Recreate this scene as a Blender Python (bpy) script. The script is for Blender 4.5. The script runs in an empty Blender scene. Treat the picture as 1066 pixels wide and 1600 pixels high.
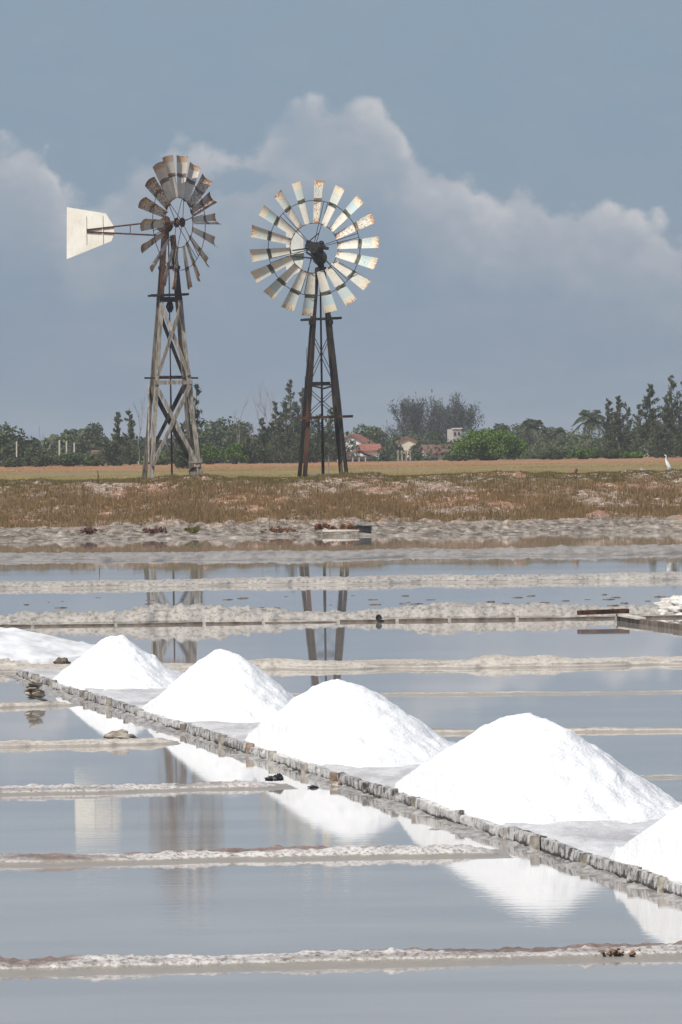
import bpy, math, random
import numpy as np
from mathutils import Vector, Matrix, noise as mnoise

random.seed(7)
rng = np.random.default_rng(7)
SC = bpy.context.scene
COL = SC.collection
PI = math.pi

# ------------------------------------------------------------------ camera
F = 8900.0                       # focal length in photograph pixels (long lens)
CAM_H = 2.8
ROLL, PITCH = -0.014, 102.0 / F
cam_data = bpy.data.cameras.new('camera')
cam = bpy.data.objects.new('camera', cam_data)
COL.objects.link(cam)
cam_data.sensor_fit = 'VERTICAL'
cam_data.sensor_height = 36.0
cam_data.lens = F / 1600.0 * 36.0
cam_data.clip_start = 0.5
cam_data.clip_end = 6000.0
CAM_R = Matrix.Rotation(PI / 2 - PITCH, 3, 'X') @ Matrix.Rotation(ROLL, 3, 'Z')
cam.matrix_world = Matrix.Translation((0, 0, CAM_H)) @ CAM_R.to_4x4()
SC.camera = cam

SUN_TO = Vector((-0.40, -0.46, 0.79)).normalized()
SUN_EL = math.asin(SUN_TO.z)
SUN_AZ = math.atan2(SUN_TO.x, SUN_TO.y)


def ray(px, py):
    return CAM_R @ Vector(((px - 533.0) / F, -(py - 800.0) / F, -1.0))


def G(px, py, z=0.0):
    """ground point seen at a photograph pixel, at height z"""
    d = ray(px, py)
    t = (z - CAM_H) / d.z
    return Vector((d.x * t, d.y * t, z))


def W(px, py, dist):
    """point seen at a photograph pixel, at depth dist"""
    d = ray(px, py)
    t = dist / d.y
    return Vector((d.x * t, dist, CAM_H + d.z * t))


# ------------------------------------------------------------------ node helpers
class NT:
    def __init__(self, tree):
        self.t = tree
        tree.nodes.clear()

    def n(self, kind, **kw):
        nd = self.t.nodes.new(kind)
        for k, v in kw.items():
            setattr(nd, k, v)
        return nd

    def link(self, a, b):
        self.t.links.new(a, b)

    def put(self, sock, v):
        if hasattr(v, 'is_output') or isinstance(v, bpy.types.NodeSocket):
            self.link(v, sock)
        elif v is not None:
            sock.default_value = v

    def math(self, op, a, b=None, c=None, clamp=False):
        nd = self.n('ShaderNodeMath', operation=op, use_clamp=clamp)
        self.put(nd.inputs[0], a)
        if b is not None:
            self.put(nd.inputs[1], b)
        if c is not None:
            self.put(nd.inputs[2], c)
        return nd.outputs[0]

    def mix(self, f, a, b, blend='MIX'):
        nd = self.n('ShaderNodeMix', data_type='RGBA', blend_type=blend)
        self.put(nd.inputs[0], f)
        self.put(nd.inputs[6], a if not isinstance(a, tuple) else (*a[:3], 1))
        self.put(nd.inputs[7], b if not isinstance(b, tuple) else (*b[:3], 1))
        return nd.outputs[2]

    def noise(self, vec, scale, detail=4, rough=0.55, dist=0.0):
        nd = self.n('ShaderNodeTexNoise')
        if vec is not None:
            self.link(vec, nd.inputs['Vector'])
        nd.inputs['Scale'].default_value = scale
        nd.inputs['Detail'].default_value = detail
        nd.inputs['Roughness'].default_value = rough
        nd.inputs['Distortion'].default_value = dist
        return nd.outputs[0]

    def ss(self, v, lo, hi, a=0.0, b=1.0):
        nd = self.n('ShaderNodeMapRange', interpolation_type='SMOOTHSTEP')
        self.put(nd.inputs[0], v)
        for i, x in enumerate((lo, hi, a, b)):
            self.put(nd.inputs[i + 1], x)
        return nd.outputs[0]

    def lin(self, v, lo, hi, a=0.0, b=1.0):
        nd = self.n('ShaderNodeMapRange')
        self.put(nd.inputs[0], v)
        for i, x in enumerate((lo, hi, a, b)):
            self.put(nd.inputs[i + 1], x)
        return nd.outputs[0]

    def mapping(self, vec, scale=(1, 1, 1), loc=(0, 0, 0)):
        nd = self.n('ShaderNodeMapping')
        self.link(vec, nd.inputs[0])
        nd.inputs['Scale'].default_value = scale
        nd.inputs['Location'].default_value = loc
        return nd.outputs[0]

    def sep(self, vec):
        nd = self.n('ShaderNodeSeparateXYZ')
        self.link(vec, nd.inputs[0])
        return nd.outputs

    def comb(self, x, y, z):
        nd = self.n('ShaderNodeCombineXYZ')
        for i, v in enumerate((x, y, z)):
            self.put(nd.inputs[i], v)
        return nd.outputs[0]


# ------------------------------------------------------------------ world: sky and clouds
world = bpy.data.worlds.new('World')
SC.world = world
world.use_nodes = True
nt = NT(world.node_tree)
sky = nt.n('ShaderNodeTexSky', sky_type='NISHITA')
sky.sun_disc = False
sky.sun_elevation = SUN_EL
sky.sun_rotation = SUN_AZ
sky.air_density = 1.0
sky.dust_density = 1.5
tc = nt.n('ShaderNodeTexCoord')
sx, sy, sz = nt.sep(tc.outputs['Generated'])[:3]
u = nt.math('ARCTAN2', sx, sy)
v = nt.math('ARCSINE', sz)
K = F / 1000.0                                   # 1 unit = 1000 photograph pixels of angle
U = nt.math('MULTIPLY', u, K)
V = nt.math('MULTIPLY', v, K)


def ang(px, py):
    d = ray(px, py)
    return math.atan2(d.x, d.y) * K, math.atan2(d.z, math.hypot(d.x, d.y)) * K


def curve_node(pts, xin):
    """float curve giving height (kilo-pixels) against azimuth, from photo pixels"""
    lo, hi = -1.2, 1.2
    nd = nt.n('ShaderNodeFloatCurve')
    c = nd.mapping.curves[0]
    q = [ang(x, y) for x, y in pts]
    q = [((a - lo) / (hi - lo), b) for a, b in q]
    c.points[0].location = q[0]
    c.points[1].location = q[-1]
    for p in q[1:-1]:
        c.points.new(*p)
    nd.mapping.extend = 'HORIZONTAL'
    nd.mapping.update()
    nt.link(nt.lin(xin, lo, hi), nd.inputs['Value'])
    return nd.outputs[0]


P2d = nt.comb(U, V, 0.0)
big = nt.math('SUBTRACT', nt.noise(P2d, 11.0, 2, 0.5), 0.5)
fine = nt.math('SUBTRACT', nt.noise(P2d, 34.0, 5, 0.62), 0.5)
vor = nt.n('ShaderNodeTexVoronoi', feature='SMOOTH_F1')
nt.link(P2d, vor.inputs['Vector'])
vor.inputs['Scale'].default_value = 21.0
vor.inputs['Smoothness'].default_value = 0.35
bub = nt.math('SUBTRACT', 0.45, vor.outputs['Distance'])
billow = nt.math('ADD', nt.math('MULTIPLY', fine, 0.060), nt.math('MULTIPLY', bub, 0.060))
Uw = nt.math('ADD', U, nt.math('MULTIPLY', big, 0.06))

back_pts = [(-640, 330), (-420, 270), (-160, 320), (-60, 215), (10, 205), (70, 225), (110, 290), (170, 285), (215, 240),
            (290, 215), (400, 218), (425, 175), (470, 150), (540, 136), (600, 142), (632, 190), (650, 232), (715, 258),
            (765, 292), (830, 276), (880, 305), (955, 306), (1020, 326), (1066, 352), (1160, 300), (1300, 340), (1500, 280), (1700, 345)]
front_pts = [(-640, 390), (-300, 350), (-60, 300), (60, 300), (160, 360), (230, 330), (330, 300), (420, 255), (500, 222),
             (580, 232), (640, 285), (720, 310), (800, 345), (900, 345), (1000, 365), (1066, 395), (1300, 380), (1700, 350)]
top_b = curve_node(back_pts, Uw)
top_f = curve_node(front_pts, Uw)


def layer(top, edge, sink):
    d = nt.math('SUBTRACT', nt.math('ADD', top, billow), V)
    a = nt.ss(d, 0.0, edge)
    fade = nt.ss(d, 0.01, sink, 1.0, 0.0)
    return d, nt.math('MULTIPLY', a, fade)


db, ab = layer(top_b, 0.036, 0.20)
df, af = layer(top_f, 0.055, 0.15)
soft = nt.noise(nt.mapping(P2d, (1, 1.6, 1)), 7.0, 5, 0.6)
# dark blue gap in the cloud between the two windmills
gx, gy = ang(365, 283)
gap = nt.n('ShaderNodeVectorMath', operation='LENGTH')
gsub = nt.comb(nt.math('MULTIPLY', nt.math('SUBTRACT', Uw, gx), 1 / 0.060), nt.math('MULTIPLY', nt.math('SUBTRACT', V, gy), 1 / 0.026), 0.0)
nt.link(gsub, gap.inputs[0])
gapm = nt.ss(nt.math('ADD', gap.outputs['Value'], nt.math('MULTIPLY', fine, 1.6)), 0.55, 1.15, 0.85, 0.0)

S = 10.0                                          # the background strength below is 0.1


def c10(r, g, b):
    return (r * S, g * S, b * S)


low = nt.mix(nt.ss(V, 0.0, 0.70), c10(0.255, 0.318, 0.400), c10(0.258, 0.350, 0.442))
low = nt.mix(nt.ss(soft, 0.35, 0.72, 0.0, 0.34), low, c10(0.315, 0.365, 0.435))
streak = nt.noise(nt.mapping(P2d, (1.2, 7.0, 1), (3.1, 0.7, 0)), 2.6, 4, 0.55)
lowmask = nt.ss(V, 0.50, 0.28)
low = nt.mix(nt.math('MULTIPLY', nt.ss(streak, 0.48, 0.70, 0.0, 0.30), lowmask), low, c10(0.34, 0.375, 0.435))
shade = nt.ss(nt.math('ADD', soft, nt.math('MULTIPLY', bub, 0.5)), 0.35, 0.70)
brk = nt.noise(nt.mapping(P2d, (1, 1.3, 1), (2.7, 0.35, 0)), 5.2, 3, 0.55)
rim = nt.math('MULTIPLY', nt.ss(db, 0.095, 0.015), nt.ss(brk, 0.38, 0.60))
ab = nt.math('MULTIPLY', ab, nt.ss(brk, 0.30, 0.56, 0.42, 1.0))
shade_b = nt.math('MULTIPLY', nt.math('MULTIPLY_ADD', rim, 0.45, 0.62), nt.math('MULTIPLY_ADD', shade, 0.55, 0.45), clamp=True)
cl_b = nt.mix(shade_b, c10(0.350, 0.390, 0.455), c10(0.600, 0.598, 0.618))
cl_f = nt.mix(shade, c10(0.350, 0.390, 0.455), c10(0.430, 0.452, 0.505))
keep = nt.math('SUBTRACT', 1.0, gapm)
skyc = nt.mix(nt.math('MULTIPLY', nt.math('MULTIPLY', ab, keep), 0.80), low, cl_b)
skyc = nt.mix(nt.math('MULTIPLY', nt.math('MULTIPLY', af, keep), 0.50), skyc, cl_f)
# the hazy bank near the horizon gives way to the open sky higher up
upper = nt.ss(v, math.radians(8), math.radians(38))
skyc = nt.mix(upper, skyc, sky.outputs[0])
bg = nt.n('ShaderNodeBackground')
nt.link(skyc, bg.inputs[0])
bg.inputs[1].default_value = 0.1
wo = nt.n('ShaderNodeOutputWorld')
nt.link(bg.outputs[0], wo.inputs[0])

sun_d = bpy.data.lights.new('sun', 'SUN')
sun_d.energy = 4.0
sun_d.angle = math.radians(0.53)
sun_d.color = (1.0, 0.955, 0.88)
sun = bpy.data.objects.new('sun', sun_d)
COL.objects.link(sun)
sun.rotation_euler = (-SUN_TO).to_track_quat('-Z', 'Y').to_euler()

SC.view_settings.view_transform = 'Standard'
SC.view_settings.look = 'None'
SC.view_settings.exposure = 0.0
SC.view_settings.gamma = 1.0
SC.view_settings.use_curve_mapping = False
SC.render.engine = 'CYCLES'
SC.cycles.max_bounces = 8
SC.cycles.volume_bounces = 0
SC.cycles.use_denoising = True


# ------------------------------------------------------------------ object helpers
def tag(o, label=None, cat=None, group=None, kind=None):
    if label:
        o['label'] = label
    if cat:
        o['category'] = cat
    if group:
        o['group'] = group
    if kind:
        o['kind'] = kind
    return o


def empty(name, loc, rz=0.0):
    o = bpy.data.objects.new(name, None)
    COL.objects.link(o)
    o.location = loc
    o.rotation_euler = (0, 0, rz)
    o.empty_display_size = 0.2
    return o


def link_mesh(name, me, parent=None, loc=None):
    o = bpy.data.objects.new(name, me)
    COL.objects.link(o)
    if parent is not None:
        o.parent = parent
    if loc is not None:
        o.location = loc
    return o


def copy_tree(o, parent=None):
    kids = list(o.children)
    c = o.copy()
    COL.objects.link(c)
    if parent is not None:
        c.parent = parent
    for k in kids:
        copy_tree(k, c)
    return c


class MB:
    """collects pieces of one mesh"""

    def __init__(self):
        self.v, self.f, self.m = [], [], []

    def add(self, vs, fs, mat=0):
        b = len(self.v)
        self.v.extend([tuple(x) for x in vs])
        for f in fs:
            self.f.append(tuple(b + i for i in f))
            self.m.append(mat)

    def box(self, c, s, rot=None, mat=0):
        R = rot if rot is not None else Matrix.Identity(3)
        c = Vector(c)
        h = [x / 2 for x in s]
        vs = [c + R @ Vector((sx * h[0], sy * h[1], sz * h[2])) for sx in (-1, 1) for sy in (-1, 1) for sz in (-1, 1)]
        self.add(vs, [(0, 1, 3, 2), (4, 6, 7, 5), (0, 4, 5, 1), (2, 3, 7, 6), (0, 2, 6, 4), (1, 5, 7, 3)], mat)

    def beam(self, a, b, w, d, side=None, mat=0, jit=0.0, seg=1):
        """rectangular timber from a to b, w along 'side', d across"""
        a, b = Vector(a), Vector(b)
        ax = (b - a).normalized()
        sd = Vector(side) if side is not None else Vector((1, 0, 0))
        sd = (sd - ax * sd.dot(ax))
        if sd.length < 1e-5:
            sd = ax.orthogonal()
        sd.normalize()
        th = ax.cross(sd)
        vs, fs = [], []
        for i in range(seg + 1):
            t = i / seg
            p = a.lerp(b, t)
            if jit and 0 < i < seg:
                p = p + sd * random.uniform(-jit, jit) + th * random.uniform(-jit, jit)
            k = 1 + (random.uniform(-.12, .12) if jit else 0)
            for q in ((-1, -1), (1, -1), (1, 1), (-1, 1)):
                vs.append(p + sd * (q[0] * w / 2 * k) + th * (q[1] * d / 2 * k))
        for i in range(seg):
            o = i * 4
            for j in range(4):
                j2 = (j + 1) % 4
                fs.append((o + j, o + j2, o + 4 + j2, o + 4 + j))
        fs.append((3, 2, 1, 0))
        o = seg * 4
        fs.append((o, o + 1, o + 2, o + 3))
        self.add(vs, fs, mat)

    def tube(self, pts, radii, n=6, mat=0, cap=True):
        pts = [Vector(p) for p in pts]
        if not hasattr(radii, '__len__'):
            radii = [radii] * len(pts)
        vs, fs = [], []
        prev = None
        for i, p in enumerate(pts):
            t = (pts[min(i + 1, len(pts) - 1)] - pts[max(i - 1, 0)]).normalized()
            if prev is None:
                s = t.orthogonal().normalized()
            else:
                s = prev - t * prev.dot(t)
                s = s.normalized() if s.length > 1e-6 else t.orthogonal().normalized()
            prev = s
            w = t.cross(s)
            for j in range(n):
                a = 2 * PI * j / n
                vs.append(p + (s * math.cos(a) + w * math.sin(a)) * radii[i])
        for i in range(len(pts) - 1):
            for j in range(n):
                j2 = (j + 1) % n
                fs.append((i * n + j, i * n + j2, (i + 1) * n + j2, (i + 1) * n + j))
        if cap:
            fs.append(tuple(range(n - 1, -1, -1)))
            fs.append(tuple((len(pts) - 1) * n + j for j in range(n)))
        self.add(vs, fs, mat)

    def disc(self, c, axis, r, th, n=16, mat=0):
        ax = Vector(axis).normalized()
        c = Vector(c)
        self.tube([c - ax * th / 2, c + ax * th / 2], r, n, mat)

    def ring(self, c, axis, r, tr, n=36, k=5, mat=0):
        ax = Vector(axis).normalized()
        s = ax.orthogonal().normalized()
        w = ax.cross(s)
        c = Vector(c)
        vs, fs = [], []
        for i in range(n):
            a = 2 * PI * i / n
            rd = s * math.cos(a) + w * math.sin(a)
            for j in range(k):
                b = 2 * PI * j / k
                vs.append(c + rd * (r + tr * math.cos(b)) + ax * (tr * math.sin(b)))
        for i in range(n):
            i2 = (i + 1) % n
            for j in range(k):
                j2 = (j + 1) % k
                fs.append((i * k + j, i2 * k + j, i2 * k + j2, i * k + j2))
        self.add(vs, fs, mat)

    def blob(self, c, s, seed=0, amp=0.3, fr=1.6, n=12, m=8, mat=0, rot=None):
        """lumpy closed lump"""
        c = Vector(c)
        R = rot if rot is not None else Matrix.Identity(3)
        vs, fs = [], []
        off = Vector((seed * 3.7, seed * 1.9, seed * 5.3))
        for i in range(m + 1):
            th = PI * i / m
            for j in range(n):
                ph = 2 * PI * j / n
                d = Vector((math.sin(th) * math.cos(ph), math.sin(th) * math.sin(ph), math.cos(th)))
                k = 1 + amp * mnoise.fractal(d * fr + off, 1.0, 2.0, 3)
                vs.append(c + R @ Vector((d.x * s[0] * k, d.y * s[1] * k, d.z * s[2] * k)))
        for i in range(m):
            for j in range(n):
                j2 = (j + 1) % n
                fs.append((i * n + j, (i + 1) * n + j, (i + 1) * n + j2, i * n + j2))
        self.add(vs, fs, mat)

    def mesh(self, name, mats, smooth=False):
        me = bpy.data.meshes.new(name)
        me.from_pydata(self.v, [], self.f)
        if not isinstance(mats, (list, tuple)):
            mats = [mats]
        for m in mats:
            me.materials.append(m)
        if len(mats) > 1:
            me.polygons.foreach_set('material_index', self.m)
        if smooth:
            me.polygons.foreach_set('use_smooth', [True] * len(self.f))
        me.update()
        return me

    def build(self, name, mats, parent=None, smooth=False, loc=None):
        return link_mesh(name, self.mesh(name, mats, smooth), parent, loc)


def np_mesh(name, verts, faces, mat, smooth=False):
    """verts (n,3), faces (m,k) with k 3 or 4"""
    me = bpy.data.meshes.new(name)
    k = faces.shape[1]
    me.vertices.add(len(verts))
    me.vertices.foreach_set('co', np.asarray(verts, np.float32).ravel())
    me.loops.add(faces.size)
    me.loops.foreach_set('vertex_index', faces.astype(np.int32).ravel())
    me.polygons.add(len(faces))
    me.polygons.foreach_set('loop_start', np.arange(0, faces.size, k, dtype=np.int32))
    me.polygons.foreach_set('loop_total', np.full(len(faces), k, np.int32))
    if smooth:
        me.polygons.foreach_set('use_smooth', np.ones(len(faces), bool))
    me.materials.append(mat)
    me.update(calc_edges=True)
    me.validate()
    return me


def grid_faces(nx, ny):
    i, j = np.meshgrid(np.arange(nx - 1), np.arange(ny - 1), indexing='ij')
    a = (i * ny + j).ravel()
    return np.stack([a, a + ny, a + ny + 1, a + 1], 1)


def vnoise(x, y, seed=0):
    """value noise, -1..1"""
    xi, yi = np.floor(x), np.floor(y)
    xf, yf = x - xi, y - yi
    xf, yf = xf * xf * (3 - 2 * xf), yf * yf * (3 - 2 * yf)

    def h(a, b):
        s = np.sin(a * 127.1 + b * 311.7 + seed * 74.7) * 43758.5453
        return (s - np.floor(s)) * 2 - 1
    n00, n10, n01, n11 = h(xi, yi), h(xi + 1, yi), h(xi, yi + 1), h(xi + 1, yi + 1)
    return (n00 * (1 - xf) + n10 * xf) * (1 - yf) + (n01 * (1 - xf) + n11 * xf) * yf


def fbm(x, y, seed=0, oct=4, gain=0.5):
    r, a, f = 0, 1.0, 1.0
    for o in range(oct):
        r = r + a * vnoise(x * f + o * 17.3, y * f - o * 9.1, seed + o)
        a *= gain
        f *= 2.03
    return r


def sstep(x, a, b):
    t = np.clip((x - a) / (b - a), 0, 1)
    return t * t * (3 - 2 * t)


# ------------------------------------------------------------------ materials
def mat(name, build):
    m = bpy.data.materials.new(name)
    m.use_nodes = True
    t = NT(m.node_tree)
    p = t.n('ShaderNodeBsdfPrincipled')
    o = t.n('ShaderNodeOutputMaterial')
    t.link(p.outputs[0], o.inputs[0])
    p.inputs['Roughness'].default_value = 0.9
    p.inputs['Specular IOR Level'].default_value = 0.25
    build(t, p)
    return m


def bump(t, p, h, strength=0.5, dist=0.02):
    b = t.n('ShaderNodeBump')
    b.inputs['Strength'].default_value = strength
    b.inputs['Distance'].default_value = dist
    t.link(h, b.inputs['Height'])
    t.link(b.outputs[0], p.inputs['Normal'])


def pos(t):
    return t.n('ShaderNodeNewGeometry').outputs['Position']


def objco(t):
    return t.n('ShaderNodeTexCoord').outputs['Object']


def simple(name, c1, c2, scale=3.0, rough=0.85, stretch=(1, 1, 1), lo=0.35, hi=0.65, bs=0.0, bd=0.01, detail=5, spec=0.25):
    def b(t, p):
        vec = t.mapping(objco(t), stretch)
        nz = t.noise(vec, scale, detail, 0.6)
        t.link(t.mix(t.ss(nz, lo, hi), c1, c2), p.inputs['Base Color'])
        p.inputs['Roughness'].default_value = rough
        p.inputs['Specular IOR Level'].default_value = spec
        if bs:
            bump(t, p, nz, bs, bd)
    return mat(name, b)


def m_water(t, p):
    po = pos(t)
    n1 = t.noise(t.mapping(po, (0.9, 2.6, 1)), 3.0, 3, 0.55)
    n2 = t.noise(t.mapping(po, (1.0, 2.2, 1), (5, 2, 0)), 16.0, 2, 0.5)
    breeze = t.ss(t.noise(t.mapping(po, (0.05, 0.16, 1), (1.7, 3.2, 0)), 1.0, 2, 0.5), 0.38, 0.66)
    yy = t.sep(po)[1]
    near = t.ss(yy, 60.0, 36.0)
    amt = t.math('MULTIPLY_ADD', breeze, 0.5, t.math('MULTIPLY_ADD', near, 0.8, 0.12))
    h = t.math('MULTIPLY', t.math('MULTIPLY_ADD', n2, 0.22, n1), amt)
    bump(t, p, h, 0.035, 0.012)
    silt = t.noise(t.mapping(po, (0.25, 0.8, 1)), 1.0, 4, 0.6)
    t.link(t.mix(t.ss(silt, 0.35, 0.68), (0.345, 0.320, 0.300), (0.44, 0.405, 0.365)), p.inputs['Base Color'])
    t.link(t.math('MULTIPLY_ADD', near, 0.018, 0.018), p.inputs['Roughness'])
    p.inputs['IOR'].default_value = 1.345
    p.inputs['Specular IOR Level'].default_value = 0.5


WATER = mat('brine', m_water)


def m_salt(t, p):
    po = objco(t)
    n = t.noise(po, 9.0, 6, 0.68)
    g = t.noise(po, 46.0, 3, 0.6)
    t.link(t.mix(t.ss(n, 0.3, 0.7), (0.80, 0.81, 0.82), (0.89, 0.89, 0.885)), p.inputs['Base Color'])
    p.inputs['Roughness'].default_value = 0.7
    bump(t, p, t.math('MULTIPLY_ADD', g, 0.5, n), 0.75, 0.035)


SALT = mat('heaped_salt', m_salt)


def m_deck(t, p):
    po = pos(t)
    vec = t.mapping(po, (1, 0.30, 1))
    n = t.noise(vec, 2.6, 6, 0.66)
    n2 = t.noise(t.mapping(po, (1, 0.4, 1), (9, 4, 0)), 9.0, 4, 0.7)
    c = t.mix(t.ss(n, 0.34, 0.62), (0.44, 0.42, 0.415), (0.64, 0.635, 0.63))
    c = t.mix(t.ss(n2, 0.54, 0.72, 0, 0.8), c, (0.78, 0.78, 0.775))
    c = t.mix(t.ss(n2, 0.40, 0.28, 0, 0.5), c, (0.36, 0.33, 0.32))
    t.link(c, p.inputs['Base Color'])
    p.inputs['Roughness'].default_value = 0.6
    bump(t, p, n2, 0.7, 0.03)


DECK = mat('salt_crust', m_deck)


def dyke_mat(name, mud, crust, stain, crust_amt=0.5, stain_amt=0.5, wet=(0.34, 0.31, 0.27), zwet=0.018, fine=30.0, yst=1.2):
    def b(t, p):
        po = pos(t)
        at = t.n('ShaderNodeAttribute', attribute_name='across').outputs['Fac']
        n = t.noise(t.mapping(po, (1, yst, 1.6)), fine, 6, 0.72)
        n2 = t.noise(t.mapping(po, (0.35, 1.2, 1)), 2.2, 4, 0.6)
        c = t.mix(t.ss(n, 0.5 - crust_amt * 0.35, 0.72 - crust_amt * 0.3), mud, crust)
        sm = t.math('MULTIPLY', t.ss(t.math('MULTIPLY_ADD', at, 0.22, n2), 0.60, 0.74), t.ss(n, 0.34, 0.56))
        c = t.mix(t.math('MULTIPLY', sm, stain_amt), c, stain)
        z = t.sep(po)[2]
        zz = t.math('MULTIPLY_ADD', t.math('SUBTRACT', n, 0.5), 0.03, z)
        dark = t.math('MULTIPLY', t.ss(zz, zwet, zwet + 0.02), t.ss(zz, zwet + 0.045, zwet + 0.02))
        c = t.mix(t.math('MULTIPLY', t.math('MULTIPLY', dark, t.ss(n2, 0.42, 0.55)), 0.55), c, (0.13, 0.11, 0.10))
        c = t.mix(t.ss(zz, zwet + 0.006, zwet - 0.006), c, wet)
        t.link(c, p.inputs['Base Color'])
        t.link(t.ss(zz, zwet - 0.004, zwet + 0.008, 0.35, 0.85), p.inputs['Roughness'])
        bump(t, p, n, 0.8, 0.02)
    return mat(name, b)


DY_NEAR = dyke_mat('dyke_salted', (0.215, 0.17, 0.145), (0.70, 0.67, 0.64), (0.20, 0.105, 0.075), 0.50, 0.9)
DY_MID = dyke_mat('dyke_cream', (0.34, 0.285, 0.225), (0.56, 0.515, 0.45), (0.30, 0.22, 0.165), 0.55, 0.5, fine=16.0, yst=0.4)
DY_FAR = dyke_mat('dyke_muddy', (0.205, 0.185, 0.16), (0.45, 0.42, 0.38), (0.24, 0.20, 0.17), 0.5, 0.4, fine=13.0, yst=0.25)
DY_FLAT = dyke_mat('mud_flat', (0.20, 0.185, 0.17), (0.33, 0.31, 0.285), (0.22, 0.17, 0.14), 0.45, 0.5, wet=(0.21, 0.20, 0.19), fine=3.5, yst=0.15)


def m_ground(t, p):
    po = pos(t)
    x, y, z = t.sep(po)[:3]
    n = t.noise(t.mapping(po, (0.9, 0.5, 1)), 1.1, 6, 0.66)
    n2 = t.noise(t.mapping(po, (1, 0.8, 2)), 5.0, 5, 0.7)
    n3 = t.noise(t.mapping(po, (0.22, 0.2, 0.2), (4, 1, 0)), 1.0, 3, 0.6)
    # mud shore
    ns = t.noise(t.mapping(po, (1.0, 0.16, 3.0)), 3.4, 6, 0.72)
    nb = t.noise(t.mapping(po, (0.7, 0.12, 2.0), (3, 8, 0)), 1.2, 4, 0.6)
    shore = t.mix(t.ss(ns, 0.36, 0.60), (0.100, 0.078, 0.058), (0.345, 0.300, 0.245))
    shore = t.mix(t.ss(ns, 0.56, 0.68), shore, (0.55, 0.51, 0.44))
    shore = t.mix(t.ss(nb, 0.56, 0.68, 0, 0.5), shore, (0.16, 0.105, 0.07))
    # bank soil: pale and salmon patches
    soil = t.mix(t.ss(n2, 0.36, 0.62), (0.17, 0.115, 0.08), (0.40, 0.31, 0.24))
    soil = t.mix(t.ss(n3, 0.52, 0.62, 0, 0.6), soil, (0.42, 0.20, 0.125))
    soil = t.mix(t.ss(n2, 0.55, 0.63), soil, (0.58, 0.50, 0.42))
    # field
    field = t.mix(t.ss(n, 0.35, 0.65), (0.20, 0.155, 0.07), (0.30, 0.24, 0.12))
    red = t.ss(t.math('MULTIPLY_ADD', n3, 110.0, y), 362.0, 410.0)
    field = t.mix(red, field, (0.34, 0.20, 0.11))
    c = t.mix(t.ss(t.math('MULTIPLY_ADD', n2, 0.25, z), 0.34, 0.44), shore, soil)
    c = t.mix(t.ss(y, 216.0, 219.0), c, field)
    t.link(c, p.inputs['Base Color'])
    bump(t, p, n2, 0.7, 0.12)


GROUND = mat('ground_soil', m_ground)


def m_grass(t, p):
    po = pos(t)
    y = t.sep(po)[1]
    rnd = t.n('ShaderNodeNewGeometry').outputs['Random Per Island']
    n3 = t.noise(t.mapping(po, (0.22, 0.2, 0.2), (4, 1, 0)), 1.0, 3, 0.6)
    nf = t.noise(t.mapping(po, (0.10, 0.045, 0), (2, 7, 0)), 1.0, 4, 0.6)
    bank = t.mix(rnd, (0.080, 0.052, 0.025), (0.41, 0.270, 0.135))
    crest = t.mix(rnd, (0.060, 0.048, 0.016), (0.230, 0.180, 0.075))
    bank = t.mix(t.ss(n3, 0.42, 0.62, 0, 0.6), bank, (0.25, 0.155, 0.075))
    bank = t.mix(t.ss(rnd, 0.80, 0.82, 0, 0.7), bank, (0.11, 0.105, 0.035))
    bank = t.mix(t.ss(t.math('MULTIPLY_ADD', n3, 4.0, y), 211.0, 213.5), bank, crest)
    olive = t.mix(rnd, (0.185, 0.165, 0.050), (0.34, 0.290, 0.105))
    straw = t.mix(rnd, (0.31, 0.225, 0.095), (0.47, 0.36, 0.17))
    field = t.mix(t.ss(nf, 0.40, 0.60), olive, straw)
    red = t.mix(rnd, (0.32, 0.175, 0.085), (0.52, 0.29, 0.15))
    field = t.mix(t.ss(t.math('MULTIPLY_ADD', nf, 230.0, y), 385.0, 470.0), field, red)
    c = t.mix(t.ss(y, 217.0, 222.0), bank, field)
    t.link(c, p.inputs['Base Color'])
    p.inputs['Roughness'].default_value = 0.9
    p.inputs['Specular IOR Level'].default_value = 0.1


GRASS = mat('dry_grass', m_grass)


def leafmat(name, c1, c2, scale=0.9):
    def b(t, p):
        rnd = t.n('ShaderNodeNewGeometry').outputs['Random Per Island']
        oi = t.n('ShaderNodeObjectInfo').outputs['Random']
        nz = t.noise(objco(t), scale, 3, 0.6)
        f = t.math('MULTIPLY_ADD', rnd, 0.55, t.math('MULTIPLY', nz, 0.7))
        c = t.mix(t.ss(f, 0.25, 0.95), c1, c2)
        k = t.lin(oi, 0, 1, 0.86, 1.14)
        kk = t.comb(k, k, k)
        t.link(t.mix(1.0, c, kk, 'MULTIPLY'), p.inputs['Base Color'])
        p.inputs['Roughness'].default_value = 0.8
        p.inputs['Specular IOR Level'].default_value = 0.12
    return mat(name, b)


LEAF_CAS = leafmat('casuarina_needles', (0.040, 0.055, 0.026), (0.118, 0.138, 0.070))
LEAF_BUSH = leafmat('bush_leaves', (0.045, 0.085, 0.012), (0.150, 0.235, 0.035))
LEAF_DARK = leafmat('dark_leaves', (0.042, 0.058, 0.026), (0.105, 0.130, 0.056))
LEAF_GREY = leafmat('grey_foliage', (0.052, 0.060, 0.048), (0.115, 0.122, 0.100))
LEAF_PALM = leafmat('palm_fronds', (0.040, 0.055, 0.025), (0.110, 0.125, 0.060))
LEAF_LIGHT = leafmat('light_leaves', (0.060, 0.085, 0.030), (0.150, 0.175, 0.070))
RED_PLANT = leafmat('red_glasswort', (0.085, 0.030, 0.026), (0.200, 0.085, 0.065), 4.0)
RUST_PLANT = leafmat('rust_glasswort', (0.130, 0.050, 0.020), (0.270, 0.120, 0.050), 4.0)
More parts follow.
